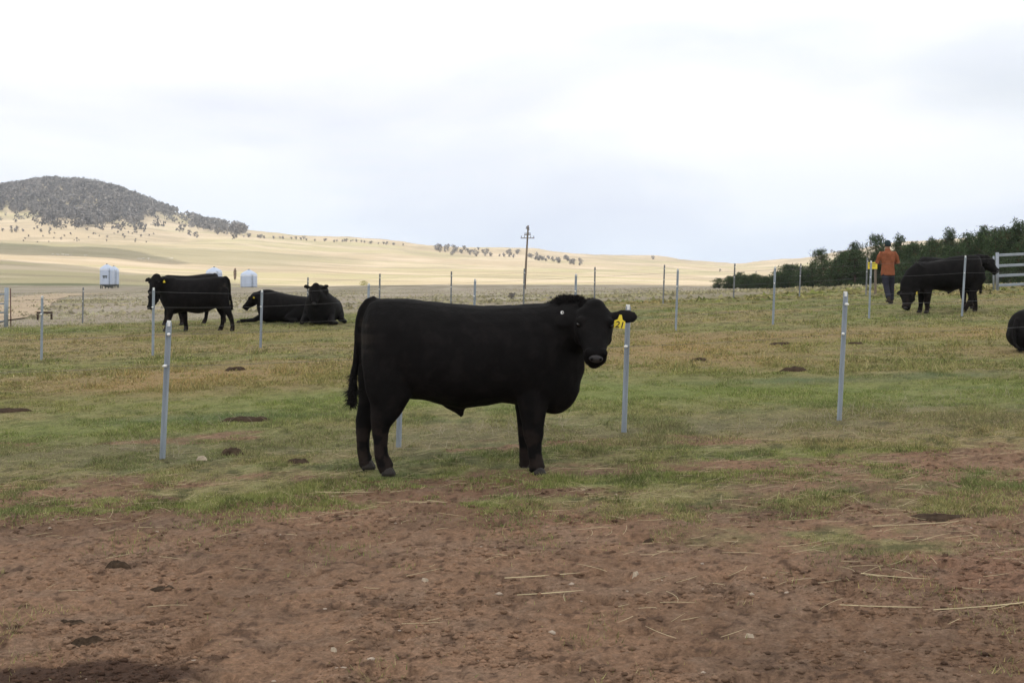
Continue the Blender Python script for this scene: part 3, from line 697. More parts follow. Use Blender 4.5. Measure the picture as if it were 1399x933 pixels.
def make_bull(name, loc, rz, pose, scale=1.0, voxel=0.022, label='', group=None):
    root = empty(name, loc, rz); root.scale = (scale,) * 3; tag(root, label, 'bull', group)
    mb = MB(); lie = pose.get('lie', False)
    mb.ring_loft(torso_rings(lie, drop=pose.get('drop', 0.0), deep=pose.get('deep', 0.0)))
    hooves = []
    if not lie:
        dx = pose.get('dx', (0, 0, 0, 0))
        for tab, d in zip((HIND_N, HIND_F, FORE_N, FORE_F), dx):
            P = leg_pts(tab, d)
            e_ = P[-1][0].copy(); e_.z = .050; P.append((e_, .046, .044)); mb.chain(P, 16); f = P[-1][0].copy(); f.z = 0; hooves.append(f)
            q = P[-2][0]; mb.ball(q + Vector((-.045, 0, -.0)), .022); 
        mb.chain([(Lp(612, 535, 0), .11, .05), (Lp(623, 552, 0), .075, .045), (Lp(628.5, 562, 0), .036, .03), (Lp(631, 570, 0), .010, .010)], 14)   # sheath
    else:
        for sd in (1, -1):
            mb.chain([(Vector((.42, sd * .26, .38)), .16, .10), (Vector((.60, sd * .31, .18)), .10, .08), (Vector((.82, sd * .33, .09)), .065, .06), (Vector((.88, sd * .33, .06)), .05, .05)], 14)
            if sd == pose.get('stretch', 0):
                mb.chain([(Vector((.80, sd * .33, .08)), .06, .06), (Vector((1.05, sd * .36, .06)), .05, .05), (Vector((1.20, sd * .36, .05)), .055, .05)], 12); hooves.append(Vector((1.24, sd * .36, .0)))
            else:
                mb.chain([(Vector((.86, sd * .33, .07)), .055, .055), (Vector((.62, sd * .40, .05)), .045, .045), (Vector((.52, sd * .41, .05)), .05, .05)], 12)
            mb.chain([(Vector((-.50, sd * .26, .35)), .26, .12), (Vector((-.25, sd * .36, .20)), .15, .10), (Vector((-.02, sd * .42, .10)), .08, .07), (Vector((-.22, sd * .47, .06)), .06, .05), (Vector((-.38, sd * .46, .05)), .05, .05)], 14)
    nk = pose['neck']; mb.chain([(Vector(p), rv, rh) for p, rv, rh in nk], 20, hint=pose.get('nhint', (0, 1, 0)))
    for p, r in pose.get('extra', ()): mb.ball(p, r, 16, 10)
    B, Tp = Vector(pose['head'][0]), Vector(pose['head'][1])
    fr = head_parts(mb, B, Tp, pose['face'], pose.get('hs', 1.0), pose.get('ears', ((1, (.19, -.04, .02)), (-1, (.19, -.04, .02)))))
    tl = pose.get('tail') or [(Lp(514, 411, 0), .045), (Lp(504, 413.5, 0), .04), (Lp(495.5, 424, 0), .036), (Lp(491, 440, 0), .032), (Lp(488.5, 468, 0), .028), (Lp(485.5, 498, 0), .024), (Lp(483, 515, 0), .030), (Lp(482, 535, 0), .040), (Lp(481, 548, 0), .034), (Lp(481, 556, 0), .012)]
    mb.chain([(p, r, r) for p, r in tl], 12)
    body = link_mesh('body', dusty(fuse('bull_body', mb, voxel, pose.get('sm', 3), pose.get('disp', 0.0), 0.12), not lie), HIDE, root)
    head_details(root, B, fr, pose.get('hs', 1.0))
    for f in hooves: hoof(root, f)
    sw = tl[-4:-1]; hairs('tail_switch', root, [(p, (r * .9,) * 3) for p, r in sw], 700 if voxel < .02 else 160, .05, .0035, .6, 4)
    return root, fr, B
# the bull in front, side on, head turned to the viewer
def w2(px, row, y): return Lp(px, row, y)
main_pose = dict(
    neck=[(w2(735, 468, 0), .27, .27), (w2(757, 458, -.02), .262, .25), (w2(776, 448, -.07), .225, .22), (w2(792, 440, -.14), .175, .18), (w2(803, 433, -.20), .13, .135)],
    extra=[(w2(759, 430, -.02), (.11, .15, .11)), (w2(773, 423, -.05), (.120, .13, .100)), (w2(788, 425, -.10), (.10, .11, .10)), (w2(757, 520, -.02), (.20, .19, .25)), (w2(768, 496, -.04), (.15, .16, .21))],
    head=(w2(811, 425, -.24), w2(813.5, 494, -.50)), face=(0.07, -1, .2), hs=1.04,
    ears=((1, (.0, .0, .0)), (-1, (.0, .0, .0))), disp=0.012, sm=4)
B0, T0 = main_pose['head']; _a = (T0 - B0).normalized(); _b = Vector(main_pose['face']); _b = (_b - _a * _b.dot(_a)).normalized(); _c = _a.cross(_b).normalized()
_sr = 1 if _c.x > 0 else -1                               # which side of the head is image right
main_pose['ears'] = ((_sr, (.225, -.02, -.03)), (-_sr, (.17, -.06, .03)))
bull, fr, B = make_bull('black_bull', ((640 - CX) * 10.5 / F, 10.5, 0.0), 0, main_pose, 1.0, 0.0125,
    'big black bull standing side on before the first fence, yellow tag 21 in its ear')
hairs('crest_hair', bull, [(w2(760, 430, -.02), (.10, .14, .105)), (w2(773, 422, -.05), (.115, .13, .10)), (w2(786, 422, -.10), (.10, .11, .095)), (w2(808, 425, -.22), (.08, .08, .085))], 6500, .018, .003, 0, 9, 'up')
e = [t for t in fr[4]][0]; pe = e[0] + e[1] * e[2] * .50 + Vector((0, -.022, -.012))
ear_tag(bull, w2(848, 430, -.345), (1, 0, -.12), (0, -1, .05), .080, .098, '21')
q = MB(); q.chain([(w2(768, 427, -.345), .012, .012), (w2(768, 427, -.365), .012, .012)], 16, hint=(1, 0, 0)); bt = q.build('ear_button', WHITE, bull)
q = MB(); q.chain([(w2(768.6, 427, -.3655), .0055, .0055), (w2(768.6, 427, -.369), .0055, .0055)], 12, hint=(1, 0, 0)); q.build('ear_button_hole', NOSTRIL, bt)

FWD = [(Vector((.50, 0, .96)), .29, .25), (Vector((.74, 0, 1.02)), .26, .21), (Vector((.95, 0, 1.10)), .20, .16), (Vector((1.08, 0, 1.14)), .15, .13)]
# pair standing at the left, seen almost side on
pA = hit(268, 452.5)
A_head = dict(deep=.06, neck=[(Vector((.50, 0, .97)), .28, .27), (Vector((.64, .04, 1.02)), .262, .25), (Vector((.76, .10, 1.10)), .22, .20), (Vector((.84, .18, 1.16)), .17, .16)],
    head=(Vector((.88, .22, 1.27)), Vector((.93, .46, .88))), face=(.25, 1, .2), dx=(.06, -.16, -.22, .26), extra=[(Vector((.62, .02, 1.16)), (.22, .17, .13))], hs=1.15, ears=((1, (.22, -.02, .0)), (-1, (.22, -.02, .0))))
bA, fA, _ = make_bull('black_bull', pA, math.pi - 0.10, A_head, 0.99, .024, 'black bull standing with yellow ear tag, nearer one of the standing pair', 'bulls resting and grazing in the back of the paddock')
e = fA[4][0 if fA[4][0][1].x < 0 else 1]; ear_tag(bA, e[0] + e[1] * e[2] * .5 + Vector((0, .03, -.02)), (1, 0, 0), (0, 1, 0), .05, .06)
pB = hit(238, 448); pB.y += 1.6; pB.x = (260 - CX) / F * pB.y; pB.z = zg(pB.x, pB.y)
B_pose = dict(neck=[(Vector((.50, 0, .90)), .28, .24), (Vector((.74, 0, .88)), .24, .20), (Vector((.93, 0, .86)), .18, .15), (Vector((1.0, 0, .84)), .15, .13)],
    head=(Vector((1.02, 0, .84)), Vector((1.16, .05, .42))), face=(1, 0, .3), dx=(.1, -.1, .12, -.1))
make_bull('black_bull', pB, math.pi + 0.75, B_pose, 1.02, .024, 'black bull half hidden behind the nearer standing one, head held low', 'bulls resting and grazing in the back of the paddock')
# lying pair
TL = [(Vector((-.80, .0, .62)), .04), (Vector((-.90, .05, .40)), .035), (Vector((-.92, .12, .15)), .03), (Vector((-.88, .25, .06)), .03), (Vector((-.80, .35, .05)), .035), (Vector((-.72, .40, .05)), .03), (Vector((-.68, .42, .05)), .01)]
C_pose = dict(lie=True, stretch=1, neck=[(Vector((.50, 0, .52)), .30, .27), (Vector((.70, 0, .60)), .25, .21), (Vector((.84, 0, .64)), .19, .16), (Vector((.92, 0, .64)), .15, .13)],
    head=(Vector((.93, 0, .70)), Vector((1.23, .02, .36))), face=(1, 0, .8), tail=TL, extra=[(Vector((.62, 0, .74)), (.26, .18, .12))])
pC = hit(396, 441)
bC, fC, _ = make_bull('black_bull', pC, math.pi - 0.18, C_pose, 1.0, .024, 'black bull lying down in profile, head low and tag in its ear', 'bulls resting and grazing in the back of the paddock')
e = fC[4][0 if fC[4][0][1].y > 0 else 1]; ear_tag(bC, e[0] + e[1] * e[2] * .4 + Vector((-.05, .03, .02)), (1, 0, 0), (0, 1, 0), .045, .05)
D_pose = dict(lie=True, stretch=0, neck=[(Vector((.50, 0, .52)), .30, .28), (Vector((.70, 0, .60)), .25, .22), (Vector((.86, 0, .68)), .19, .17), (Vector((.94, 0, .72)), .15, .14)],
    head=(Vector((.90, 0, .90)), Vector((1.12, 0, .50))), face=(1, 0, .5), tail=TL, extra=[(Vector((.58, 0, .78)), (.26, .24, .16))], ears=((1, (.20, -.02, -.07)), (-1, (.20, -.02, -.07))))
pD = hit(436, 445); pD.y += .75; pD.z = zg(pD.x, pD.y)
bD, fD, _ = make_bull('black_bull', pD, -math.pi / 2 - .05, D_pose, 1.06, .024, 'black bull lying down and facing the viewer, ears out', 'bulls resting and grazing in the back of the paddock')
# grazing bull at the right and the one behind it
E_pose = dict(neck=[(Vector((.50, 0, .88)), .31, .26), (Vector((.70, .02, .74)), .29, .23), (Vector((.84, .05, .58)), .24, .19), (Vector((.90, .08, .46)), .18, .16)],
    head=(Vector((.90, .10, .52)), Vector((.99, .26, .10))), face=(.7, .8, .15), hs=1.15, drop=.20, dx=(-.14, .46, .02, .06), extra=[(Vector((.50, 0, .98)), (.26, .19, .15))],
    ears=((1, (.17, -.06, .0)), (-1, (.17, -.06, .0))))
pE = hit(1293, 430); pE.y += .8; pE.x = (1292 - CX) / F * pE.y; pE.z = zg(pE.x, pE.y)
E_pose['tail'] = [(Lp(514, 411, 0), .045), (Lp(504, 413.5, 0), .04), (Lp(497, 426, 0), .036), (Lp(495, 450, 0), .032), (Lp(494, 480, 0), .028), (Lp(494, 505, 0), .026), (Lp(494, 525, 0), .034), (Lp(494, 545, 0), .040), (Lp(494, 560, 0), .034), (Lp(494, 566, 0), .012)]
bE, fE, _ = make_bull('black_bull', pE, math.pi + .06, E_pose, 1.06, .024, 'black bull grazing with its head down behind fence posts', 'bulls resting and grazing in the back of the paddock')
e = fE[4][0 if fE[4][0][1].y > 0 else 1]; ear_tag(bE, e[0] + e[1] * e[2] * .5 + Vector((0, .03, 0)), (1, 0, 0), (0, 1, 0), .045, .055)
F_pose = dict(neck=[(Vector((.50, 0, .98)), .30, .26), (Vector((.72, -.02, 1.08)), .27, .23), (Vector((.90, -.04, 1.14)), .23, .19), (Vector((1.0, -.08, 1.16)), .18, .16)], head=(Vector((1.02, -.06, 1.24)), Vector((1.30, -.04, .90))), face=(1, -.3, 0.6), hs=1.1, dx=(.12, .10, .02, .1))
pF = Vector((0, 35.2, 0)); pF.x = (1296 - CX) / F * 35.2; pF.z = zg(pF.x, 35.2)
make_bull('black_bull', pF, -.80, F_pose, 1.0, .024, 'black bull mostly hidden behind the grazing one, head towards the yard panel', 'bulls resting and grazing in the back of the paddock')
TG = [(Vector((-.80, 0, .50)), .04), (Vector((-.90, -.03, .32)), .035), (Vector((-.95, -.10, .12)), .03), (Vector((-.96, -.20, .04)), .03), (Vector((-.90, -.32, .035)), .035), (Vector((-.80, -.38, .035)), .03), (Vector((-.74, -.42, .035)), .01)]
G_pose = dict(lie=True, neck=[(Vector((.50, 0, .52)), .30, .27), (Vector((.74, 0, .62)), .24, .21), (Vector((.92, 0, .72)), .17, .15)],
    head=(Vector((.98, 0, .80)), Vector((1.30, 0, .52))), face=(1, 0, .9), tail=TG, extra=[(Vector((-.60, 0, .24)), (.26, .36, .23))])
pG = hit(1374, 480); pG.x += .76; pG.z = zg(pG.x, pG.y)
make_bull('black_bull', pG, .45, G_pose, 0.98, .024, 'black bull lying with only its rump inside the picture edge', 'bulls resting and grazing in the back of the paddock')

# ------------------------------------------------------------------ man in the orange shirt
def build_man():
    p = hit(1213, 415.5); p.y = min(p.y, 40); p.x = (1213 - CX) / F * p.y; p.z = zg(p.x, p.y)
    root = empty('person', p, 0); tag(root, 'person in orange shirt, dark trousers and dark cap walking away behind the yellow sign', 'person')
    SKIN = mat('skin', (0.42, 0.24, 0.17), .6); SHIRT = mat('orange_shirt', (0.25, 0.090, 0.048), .95, spec=.1, noise=.25, nscale=9, bump=.01, bscale=14)
    TRO = mat('dark_trousers', (0.030, 0.030, 0.042), .95, spec=.1, noise=.2, nscale=12, bump=.008, bscale=14); CAP = mat('cap_cloth', (0.030, 0.045, 0.05), .9, spec=.1); BOOT = mat('boots', (0.035, 0.025, 0.02), .7)
    hip = {1: Vector((.09, 0, .90)), -1: Vector((-.09, 0, .90))}; knee = {1: Vector((.11, .05, .48)), -1: Vector((-.07, -.10, .49))}; ank = {1: Vector((.10, .02, .09)), -1: Vector((-.06, -.30, .16))}
    # arms bent, hands held in front (away from the camera)
    sh = {s_: Vector((s_ * .19, 0, 1.44)) for s_ in (1, -1)}; el = {s_: Vector((s_ * .29, .02, 1.18)) for s_ in (1, -1)}; wr = {s_: Vector((s_ * .17, .24, 1.14)) for s_ in (1, -1)}
    def figure(g):
        mb = MB()
        mb.chain([(Vector((0, 0, .86)), .11 + g, .15 + g), (Vector((0, 0, .98)), .115 + g, .165 + g), (Vector((0, 0, 1.12)), .11 + g, .155 + g), (Vector((0, 0, 1.30)), .12 + g, .18 + g), (Vector((0, 0, 1.42)), .11 + g, .19 + g), (Vector((0, 0, 1.48)), .07 + g, .12 + g)], 18, hint=(1, 0, 0))
        return mb
    mb = figure(0)
    mb.chain([(Vector((0, 0, 1.44)), .06), (Vector((0, .015, 1.56)), .055)], 12)
    mb.chain([(Vector((0, .02, 1.54)), .06, .06), (Vector((0, .02, 1.60)), .085, .07), (Vector((0, .015, 1.67)), .10, .078), (Vector((0, .01, 1.73)), .092, .072), (Vector((0, .01, 1.77)), .045, .04)], 16, hint=(1, 0, 0))
    mb.ball((0, .12, 1.64), (.015, .022, .025))
    for s_ in (1, -1):
        mb.ball((s_ * .08, .015, 1.655), (.014, .022, .032))
        mb.chain([(sh[s_], .055), (sh[s_].lerp(el[s_], .5), .048), (el[s_], .040), (wr[s_], .028)], 12, hint=(0, 0, 1))
        h = wr[s_]; mb.chain([(h, .026, .018), (h + Vector((-s_ * .02, .05, .01)), .042, .016), (h + Vector((-s_ * .03, .09, .01)), .040, .014)], 10, hint=(0, 0, 1))
        for k in range(4):
            b0 = h + Vector((-s_ * .03, .085, -.018 + .016 * k)); mb.chain([(b0, .009), (b0 + Vector((-s_ * .015, .03, 0)), .009), (b0 + Vector((-s_ * .04, .035, 0)), .008)], 8, hint=(0, 0, 1))
        mb.chain([(h + Vector((-s_ * .02, .03, .03)), .011), (h + Vector((-s_ * .05, .06, .045)), .009)], 8)
        mb.chain([(hip[s_], .085), (hip[s_].lerp(knee[s_], .5), .075), (knee[s_], .055), (knee[s_].lerp(ank[s_], .4), .055), (ank[s_], .038)], 14, hint=(1, 0, 0))
    link_mesh('body', fuse('person_body', mb, .012, 2), SKIN, root)
    sb = figure(.022); 
    sb.chain([(Vector((0, 0, .80)), .150, .200), (Vector((0, 0, .92)), .140, .195), (Vector((0, 0, 1.05)), .125, .17)], 18, hint=(1, 0, 0))
    for s_ in (1, -1): sb.chain([(sh[s_] - Vector((s_ * .04, 0, 0)), .08), (sh[s_].lerp(el[s_], .5), .075), (el[s_], .066), (wr[s_], .046)], 14, hint=(0, 0, 1))
    sb.chain([(Vector((0, 0, 1.46)), .075, .085), (Vector((0, .005, 1.55)), .070, .072)], 14, hint=(1, 0, 0))
    link_mesh('shirt', fuse('shirt', sb, .014, 3), SHIRT, root)
    tb = MB()
    tb.chain([(Vector((0, 0, .98)), .12, .165), (Vector((0, 0, .85)), .125, .165), (Vector((0, 0, .78)), .10, .15)], 16, hint=(1, 0, 0))
    for s_ in (1, -1): tb.chain([(hip[s_], .105), (hip[s_].lerp(knee[s_], .5), .095), (knee[s_], .082), (knee[s_].lerp(ank[s_], .5), .078), (ank[s_] + Vector((0, 0, .02)), .072)], 14, hint=(1, 0, 0))
    link_mesh('trousers', fuse('trousers', tb, .014, 3), TRO, root)
    cb = MB(); cb.chain([(Vector((0, .01, 1.61)), .108, .088), (Vector((0, .01, 1.69)), .108, .086), (Vector((0, .01, 1.76)), .085, .07), (Vector((0, .01, 1.79)), .03, .03)], 18, hint=(1, 0, 0))
    cb.box((0, .14, 1.68), (.14, .10, .012)); cb.build('cap', CAP, root, True)
    for s_ in (1, -1):
        b_ = MB(); a_ = ank[s_]; z0 = 0.0 if s_ > 0 else .05; y0 = a_.y
        b_.chain([(Vector((a_.x, y0 - .07, z0 + .05)), .035, .045), (Vector((a_.x, y0, z0 + .055)), .05, .048), (Vector((a_.x, y0 + .10, z0 + .045)), .04, .05), (Vector((a_.x, y0 + .17, z0 + .035)), .028, .04)], 12, hint=(1, 0, 0))
        b_.chain([(Vector((a_.x, y0, z0 + .05)), .05), (Vector((a_.x, y0, z0 + .16)), .05)], 12, hint=(1, 0, 0)); b_.build('boot', BOOT, root, True)
build_man()

# ------------------------------------------------------------------ fences
GALV = mat('galvanised_steel', (0.30, 0.34, 0.385), .55, metal=.35, spec=.4, noise=.22, nscale=7, stretch=(1, 1, .25), bump=.001, bscale=60)
GALV_D = mat('weathered_steel', (0.215, 0.225, 0.235), .65, metal=.3, spec=.3, noise=.25, nscale=7)
TIMB = mat('grey_timber', (0.20, 0.165, 0.13), .95, spec=.1, noise=.35, nscale=5, stretch=(6, 6, .5))
WIRE = mat('fence_wire', (0.16, 0.16, 0.16), .6, metal=.4)
def post(parent, px, top, base, lean_px, wid, m, caps=True, D=None, far=False):
    p = hit(px, base, 4, 120) if D is None else Vector(((px - CX) / F * D, D, zg((px - CX) / F * D, D)))
    tp = at(px + lean_px, top, p.y); ln = (tp - p).length; d = (tp - p).normalized()
    mb = MB(); rot0 = random.Random(int(px)).uniform(-.3, .3)
    x_ = Vector((1, 0, 0)); y_ = d.cross(x_).normalized(); x_ = y_.cross(d).normalized()
    # three-flanged steel picket
    prof = []
    t = .0035 if wid > .04 else .003
    for k in range(3):
        a = rot0 + math.pi / 2 + 2 * math.pi * k / 3; r = wid * .62; dv = Vector((math.cos(a), math.sin(a))); sv = Vector((-dv.y, dv.x))
        prof += [dv * (t * 1.4) - sv * t if k == 0 else dv * (t * 1.4) - sv * t, dv * r - sv * t, dv * r + sv * t]
    rings = []
    for h in (-.12, ln * .5, ln - .015, ln):
        q = p + d * h; sc_ = 1 if h < ln else .8
        rings.append([q + x_ * (v.x * sc_) + y_ * (v.y * sc_) for v in prof])
    mb.ring_loft(rings); o = mb.build('post', m, parent)
    return p, d, ln, o
def insul(p, m, o, r=.016, side=1):
    mb = MB(); mb.chain([(p, r), (p + Vector((side * .012, -.018, 0)), r * 1.15), (p + Vector((side * .022, -.034, 0)), r * .6)], 10, hint=(0, 0, 1)); mb.build('insulator', m, o, True)
def fence(name, label, posts, m, wid, heights, caps, wr=.0014, ins=True):
    root = empty(name, hit(posts[0][0], posts[0][2], 4, 120) if posts[0][2] else (0, 30, 0)); tag(root, label, 'fence')
    P = []
    for q in posts:
        px, top, base, ln_ = q[:4]
        r = post(root, px, top, base, ln_, wid, m); P.append(r)
        p, d, L, o = r
        if caps:
            mb = MB(); mb.tube(p + d * (L - .035), p + d * (L + .012), wid * .42, wid * .42, 10); mb.build('post_cap', WHITE, o)
        if ins:
            for i, h in enumerate(heights):
              if len(heights) < 3 or i == 1: insul(p + d * (h * L) + Vector((0, -wid * .4, 0)), WHITE, o, .012, -1 if i % 2 else 1)
    for i, h in enumerate(heights):
        pts = [p + d * (h * L) + Vector((0, -wid * .6 - .01, 0)) for p, d, L, o in P]
        a0 = pts[0] + (pts[0] - pts[1]).normalized() * (pts[1] - pts[0]).length * 1.0; b0 = pts[-1] + (pts[-1] - pts[-2]).normalized() * (pts[-1] - pts[-2]).length
        a0.z = zg(a0.x, a0.y) + h * P[0][2]; b0.z = zg(b0.x, b0.y) + h * P[-1][2]
        pts = [a0] + pts + [b0]; mb = MB()
        for u, v in zip(pts[:-1], pts[1:]):
            seg = []
            for k in range(7):
                t = k / 6; q = u.lerp(v, t); q.z -= .012 * 4 * t * (1 - t); seg.append((q, wr))
            mb.chain(seg, 4, hint=(0, 0, 1))
        mb.build('wire', WIRE, root)
    for c in root.children: c.matrix_parent_inverse = Matrix.Translation(-Vector(root.location))
    return root
fence('electric_fence', 'nearest electric fence of tall galvanised pickets right behind the big bull',
      [(222, 440, 625, 9), (545, 428, 611, 5), (852, 418, 591, 6), (1146, 400, 575, 9)], GALV, .042, (.91, .68), True, .0013)
fence('electric_fence', 'second electric fence line, pickets crossing in front of the lying and grazing bulls',
      [(57, 405, 492, 1), (209, 394, 486, 1), (356, 397, 475, 2), (502, 388, 469, 2), (647, 382, 463, 2), (785, 375, 457, 2), (923, 368, 452, 3), (1056, 365, 444, 3), (1187, 357, 435, 3), (1314, 350, 432, 5)], GALV, .042, (.95, .72, .42), True, .0017)
fence('electric_fence', 'farthest electric fence line of thin dark pickets along the paddock crest',
      [(113, 393, 442, 1), (420, 379, 434, 1), (518, 374, 430, 1), (616, 371, 427, 1), (715, 367, 424, 1.5), (812, 365, 420, 1), (906, 362, 415, 2), (1002, 360, 409, 2), (1092, 360, 405, 2), (1183, 352, 403, 2)], GALV_D, .042, (.9, .62), False, .0013)

# yard panel on the right
def yard_panel():
    b = hit(1361, 397, 4, 70); D = min(b.y, 48); root = empty('cattle_fence', at(1361, 397, D)); root.location.z = zg(root.location.x, D); tag(root, 'galvanised steel cattle yard panel with four rails by the pines', 'fence')
    PAN = mat('panel_steel', (0.30, 0.325, 0.37), .55, metal=.3, spec=.4, noise=.15, nscale=4)
    def lc(v): return v - Vector(root.location)
    for row in (349, 363.5, 377, 390):
        a, c = at(1363, row, D), at(1500, row - 6.5, D + 1.5); u = (c - a); mb = MB(); L = u.length
        Rm = Matrix((u.normalized(), u.normalized().cross(Vector((0, 0, 1))).normalized() * -1, Vector((0, 0, 1)))).transposed()
        mb.box(lc(a + u * .5), (L, .03, .095), Rm); r_ = mb.build('rail', PAN, root)
        r_.modifiers.new('b', 'BEVEL').width = .012
    for px, t, w in ((1362.5, 345, .055), (1500, 340, .055)):
        mb = MB(); a = at(px, t, D + (0 if px < 1400 else 1.5)); g = Vector((a.x, a.y, zg(a.x, a.y) - .1)); mb.tube(lc(g), lc(a), w, w, 12); mb.build('upright', PAN, root, True)
    mb = MB(); a = at(1357.5, 350, D + 1.0); mb.tube(lc(Vector((a.x, a.y, zg(a.x, a.y) - .1))), lc(a), .032, .032, 10); mb.build('hinge_post', PAN, root, True)
yard_panel()
# gate posts at the left edge
def left_gate():
    b = hit(8, 447, 4, 70); root = empty('yard_gate', b); tag(root, 'galvanised gate post with rails leaving the left edge of the picture', 'gate')
    RED = mat('red_primer', (0.13, 0.06, 0.05), .7, noise=.3)
    def lc(v): return v - b
    mb = MB(); mb.tube((0, 0, -.1), lc(at(9, 393, b.y)), .055, .055, 12); o = mb.build('gate_post', GALV, root, True)
    mb = MB(); mb.tube((.10, .1, -.1), lc(at(12.5, 394, b.y)) + Vector((0, .1, 0)), .015, .015, 10); mb.build('hinge_post', RED, root, True)
    for row in (402, 415, 427, 439):
        mb = MB(); mb.tube(lc(at(7, row, b.y)), lc(at(-110, row + 2, b.y)), .020, .020, 8); mb.build('rail', GALV, root, True)
left_gate()
# low rail frame beside the second post
def low_frame():
    b = hit(61, 437, 4, 90); root = empty('low_rail_frame', b); tag(root, 'low dark brown rail on two short legs behind the leftmost thin post', 'rail frame')
    RUST = mat('rusty_steel', (0.055, 0.038, 0.03), .9, noise=.3, spec=.2)
    s_ = b.y / F; w = 10.5 * s_; h = .22
    mb = MB(); mb.box((0, 0, h), (2 * w, .06, .055)); mb.build('rail', RUST, root)
    for sd in (-1, 1):
        mb = MB(); mb.box((sd * (w - .025), 0, h / 2 - .04), (.05, .05, h)); mb.build('leg', RUST, root)
low_frame()
# yellow sign
def sign():
    b = hit(1197, 402, 4, 80); D = min(b.y, 50); g = Vector(((1196 - CX) / F * D, D, 0)); g.z = zg(g.x, D)
    root = empty('warning_sign', g); tag(root, 'small yellow sign on a timber stake left of the person', 'sign')
    mb = MB(); t = at(1196, 357, D) - g; mb.box((t.x, 0, t.z / 2 - .05), (.07, .06, t.z + .1)); mb.build('stake', TIMB, root)
    c = at(1191, 363, D) - g; mb = MB(); mb.box((c.x, -.045, c.z), (.34, .012, .22)); pl = mb.build('plate', TAGY, root)
    mb = MB(); mb.box((c.x, -.0535, c.z + .05), (.24, .003, .022)); mb.box((c.x, -.0535, c.z - .02), (.20, .003, .016)); mb.build('lettering', INK, pl)
sign()

# ------------------------------------------------------------------ utility pole
def power_pole():
    D = 235.0; g = Vector(((716.5 - CX) / F * D, D, 0)); g.z = zg(g.x, D); root = empty('power_pole', g); tag(root, 'tall grey wooden power pole with three cross arms on the skyline', 'power pole')
    t = at(721.6, 308, D) - g; mb = MB(); mb.tube((0, 0, -.3), t, .21, .13, 12); mb.build('pole', TIMB, root, True)
    for i, (row, w, tilt) in enumerate(((313, 5.5, .35), (321, 9.0, -.06), (325.5, 19.0, .0))):
        c = at(720.7, row, D) - g; hw = w / 2 * D / F * (1 if i else 1.0)
        mb = MB(); mb.box((c.x, -.28, c.z), (2 * hw, .12, .14), Matrix.Rotation(tilt, 3, 'Y')); a_ = mb.build('cross_arm', TIMB, root)
        for sd in (-1, -.5, .5, 1):
            mb = MB(); q = Vector((c.x, -.28, c.z)) + Matrix.Rotation(tilt, 3, 'Y') @ Vector((sd * (hw - .12), 0, .10)); mb.tube(q, q + Vector((0, 0, .28)), .07, .05, 8); mb.build('insulator', GALV_D, a_)
# ------------------------------------------------------------------ silos
SILO = mat('silo_steel', (0.50, 0.565, 0.69), .42, metal=.55, spec=.5, noise=.08, nscale=.6, stretch=(1, 1, .2))
SILO_D = mat('silo_base', (0.07, 0.08, 0.075), .8)
def silo(px, top, wall, base, w, D, leg, label, logo=False):
    g = Vector(((px - CX) / F * D, D, 0)); g.z = zg(g.x, D); s_ = D / F; R_ = w / 2 * s_; root = empty('grain_silo', g); tag(root, label, 'silo', 'grain silos on the plain')
    zt = at(px, top, D).z - g.z; zw = at(px, wall, D).z - g.z; z0 = max(at(px, base, D).z - g.z, .15)
    if leg:
        zl = z0; n = 40
        mb = MB()
        for k in range(6):
            a = 2 * math.pi * k / 6; mb2 = MB(); mb2.box((R_ * .9 * math.cos(a), R_ * .9 * math.sin(a), zl / 2 - .05), (.2, .2, zl + .1)); mb2.build('leg', SILO_D, root)
        mb = MB(); mb.chain([(Vector((0, 0, .35)), .3), (Vector((0, 0, zl)), R_ * .95)], 28, hint=(1, 0, 0)); mb.build('hopper', SILO_D, root, True)
    n = 44; rings = []
    z = z0; k = 0
    while z < zw:
        r = R_ * (1 + (.012 if k % 2 else 0)); rings.append([Vector((r * math.cos(2 * math.pi * j / n), r * math.sin(2 * math.pi * j / n), z)) for j in range(n)]); z += .22; k += 1
    mb = MB(); mb.ring_loft(rings); mb.build('wall', SILO, root, True)
    mb = MB(); rings = []
    for t in (0, .3, .55, .8, 1):
        r = (R_ * 1.03) * (1 - t ** 1.7) + R_ * .14 * t; rings.append([Vector((r * math.cos(2 * math.pi * j / n), r * math.sin(2 * math.pi * j / n), zw - .05 + (zt - zw) * t)) for j in range(n)])
    mb.ring_loft(rings); rf = mb.build('roof', SILO, root)
    mb = MB(); mb.tube((0, 0, zt - .1), (0, 0, zt + .12), R_ * .12, R_ * .10, 16); mb.build('hatch', SILO_D, rf)
    mb = MB()
    for sx in (-.2, .2): mb.tube((R_ * .55 + sx, -R_ * .88, z0 - .5), (R_ * .55 + sx, -R_ * .88, zw + .3), .035, .035, 6)
    zz = z0
    while zz < zw: mb.tube((R_ * .55 - .2, -R_ * .88, zz), (R_ * .55 + .2, -R_ * .88, zz), .025, .025, 6); zz += .35
    mb.build('ladder', SILO_D, root)
    if logo:
        zc = at(px, 378.5, D).z - g.z; mb = MB()
        for k, (dx, dz, w_, h_) in enumerate(((.0, .22, 1.1, .28), (-.38, -.1, .16, .5), (.0, -.1, .16, .5), (.38, -.1, .16, .5))):
            mb.box((dx, -R_ * 1.02 - .02, zc + dz), (w_, .06, h_))
        mb.build('emblem', SILO_D, root)
silo(146, 361, 368, 389, 18.5, 352, True, 'pale blue steel silo with a dark emblem, standing on a dark leg frame', True)
silo(155.5, 363.5, 370, 389, 14, 366, True, 'steel silo tucked close behind the one with the emblem')
silo(292.5, 365, 372, 393, 22, 356, False, 'steel silo whose cone roof shows above the standing bulls')
silo(340, 368.5, 376, 393, 22.5, 350, False, 'pale blue steel silo with cone roof between standing and lying bulls')
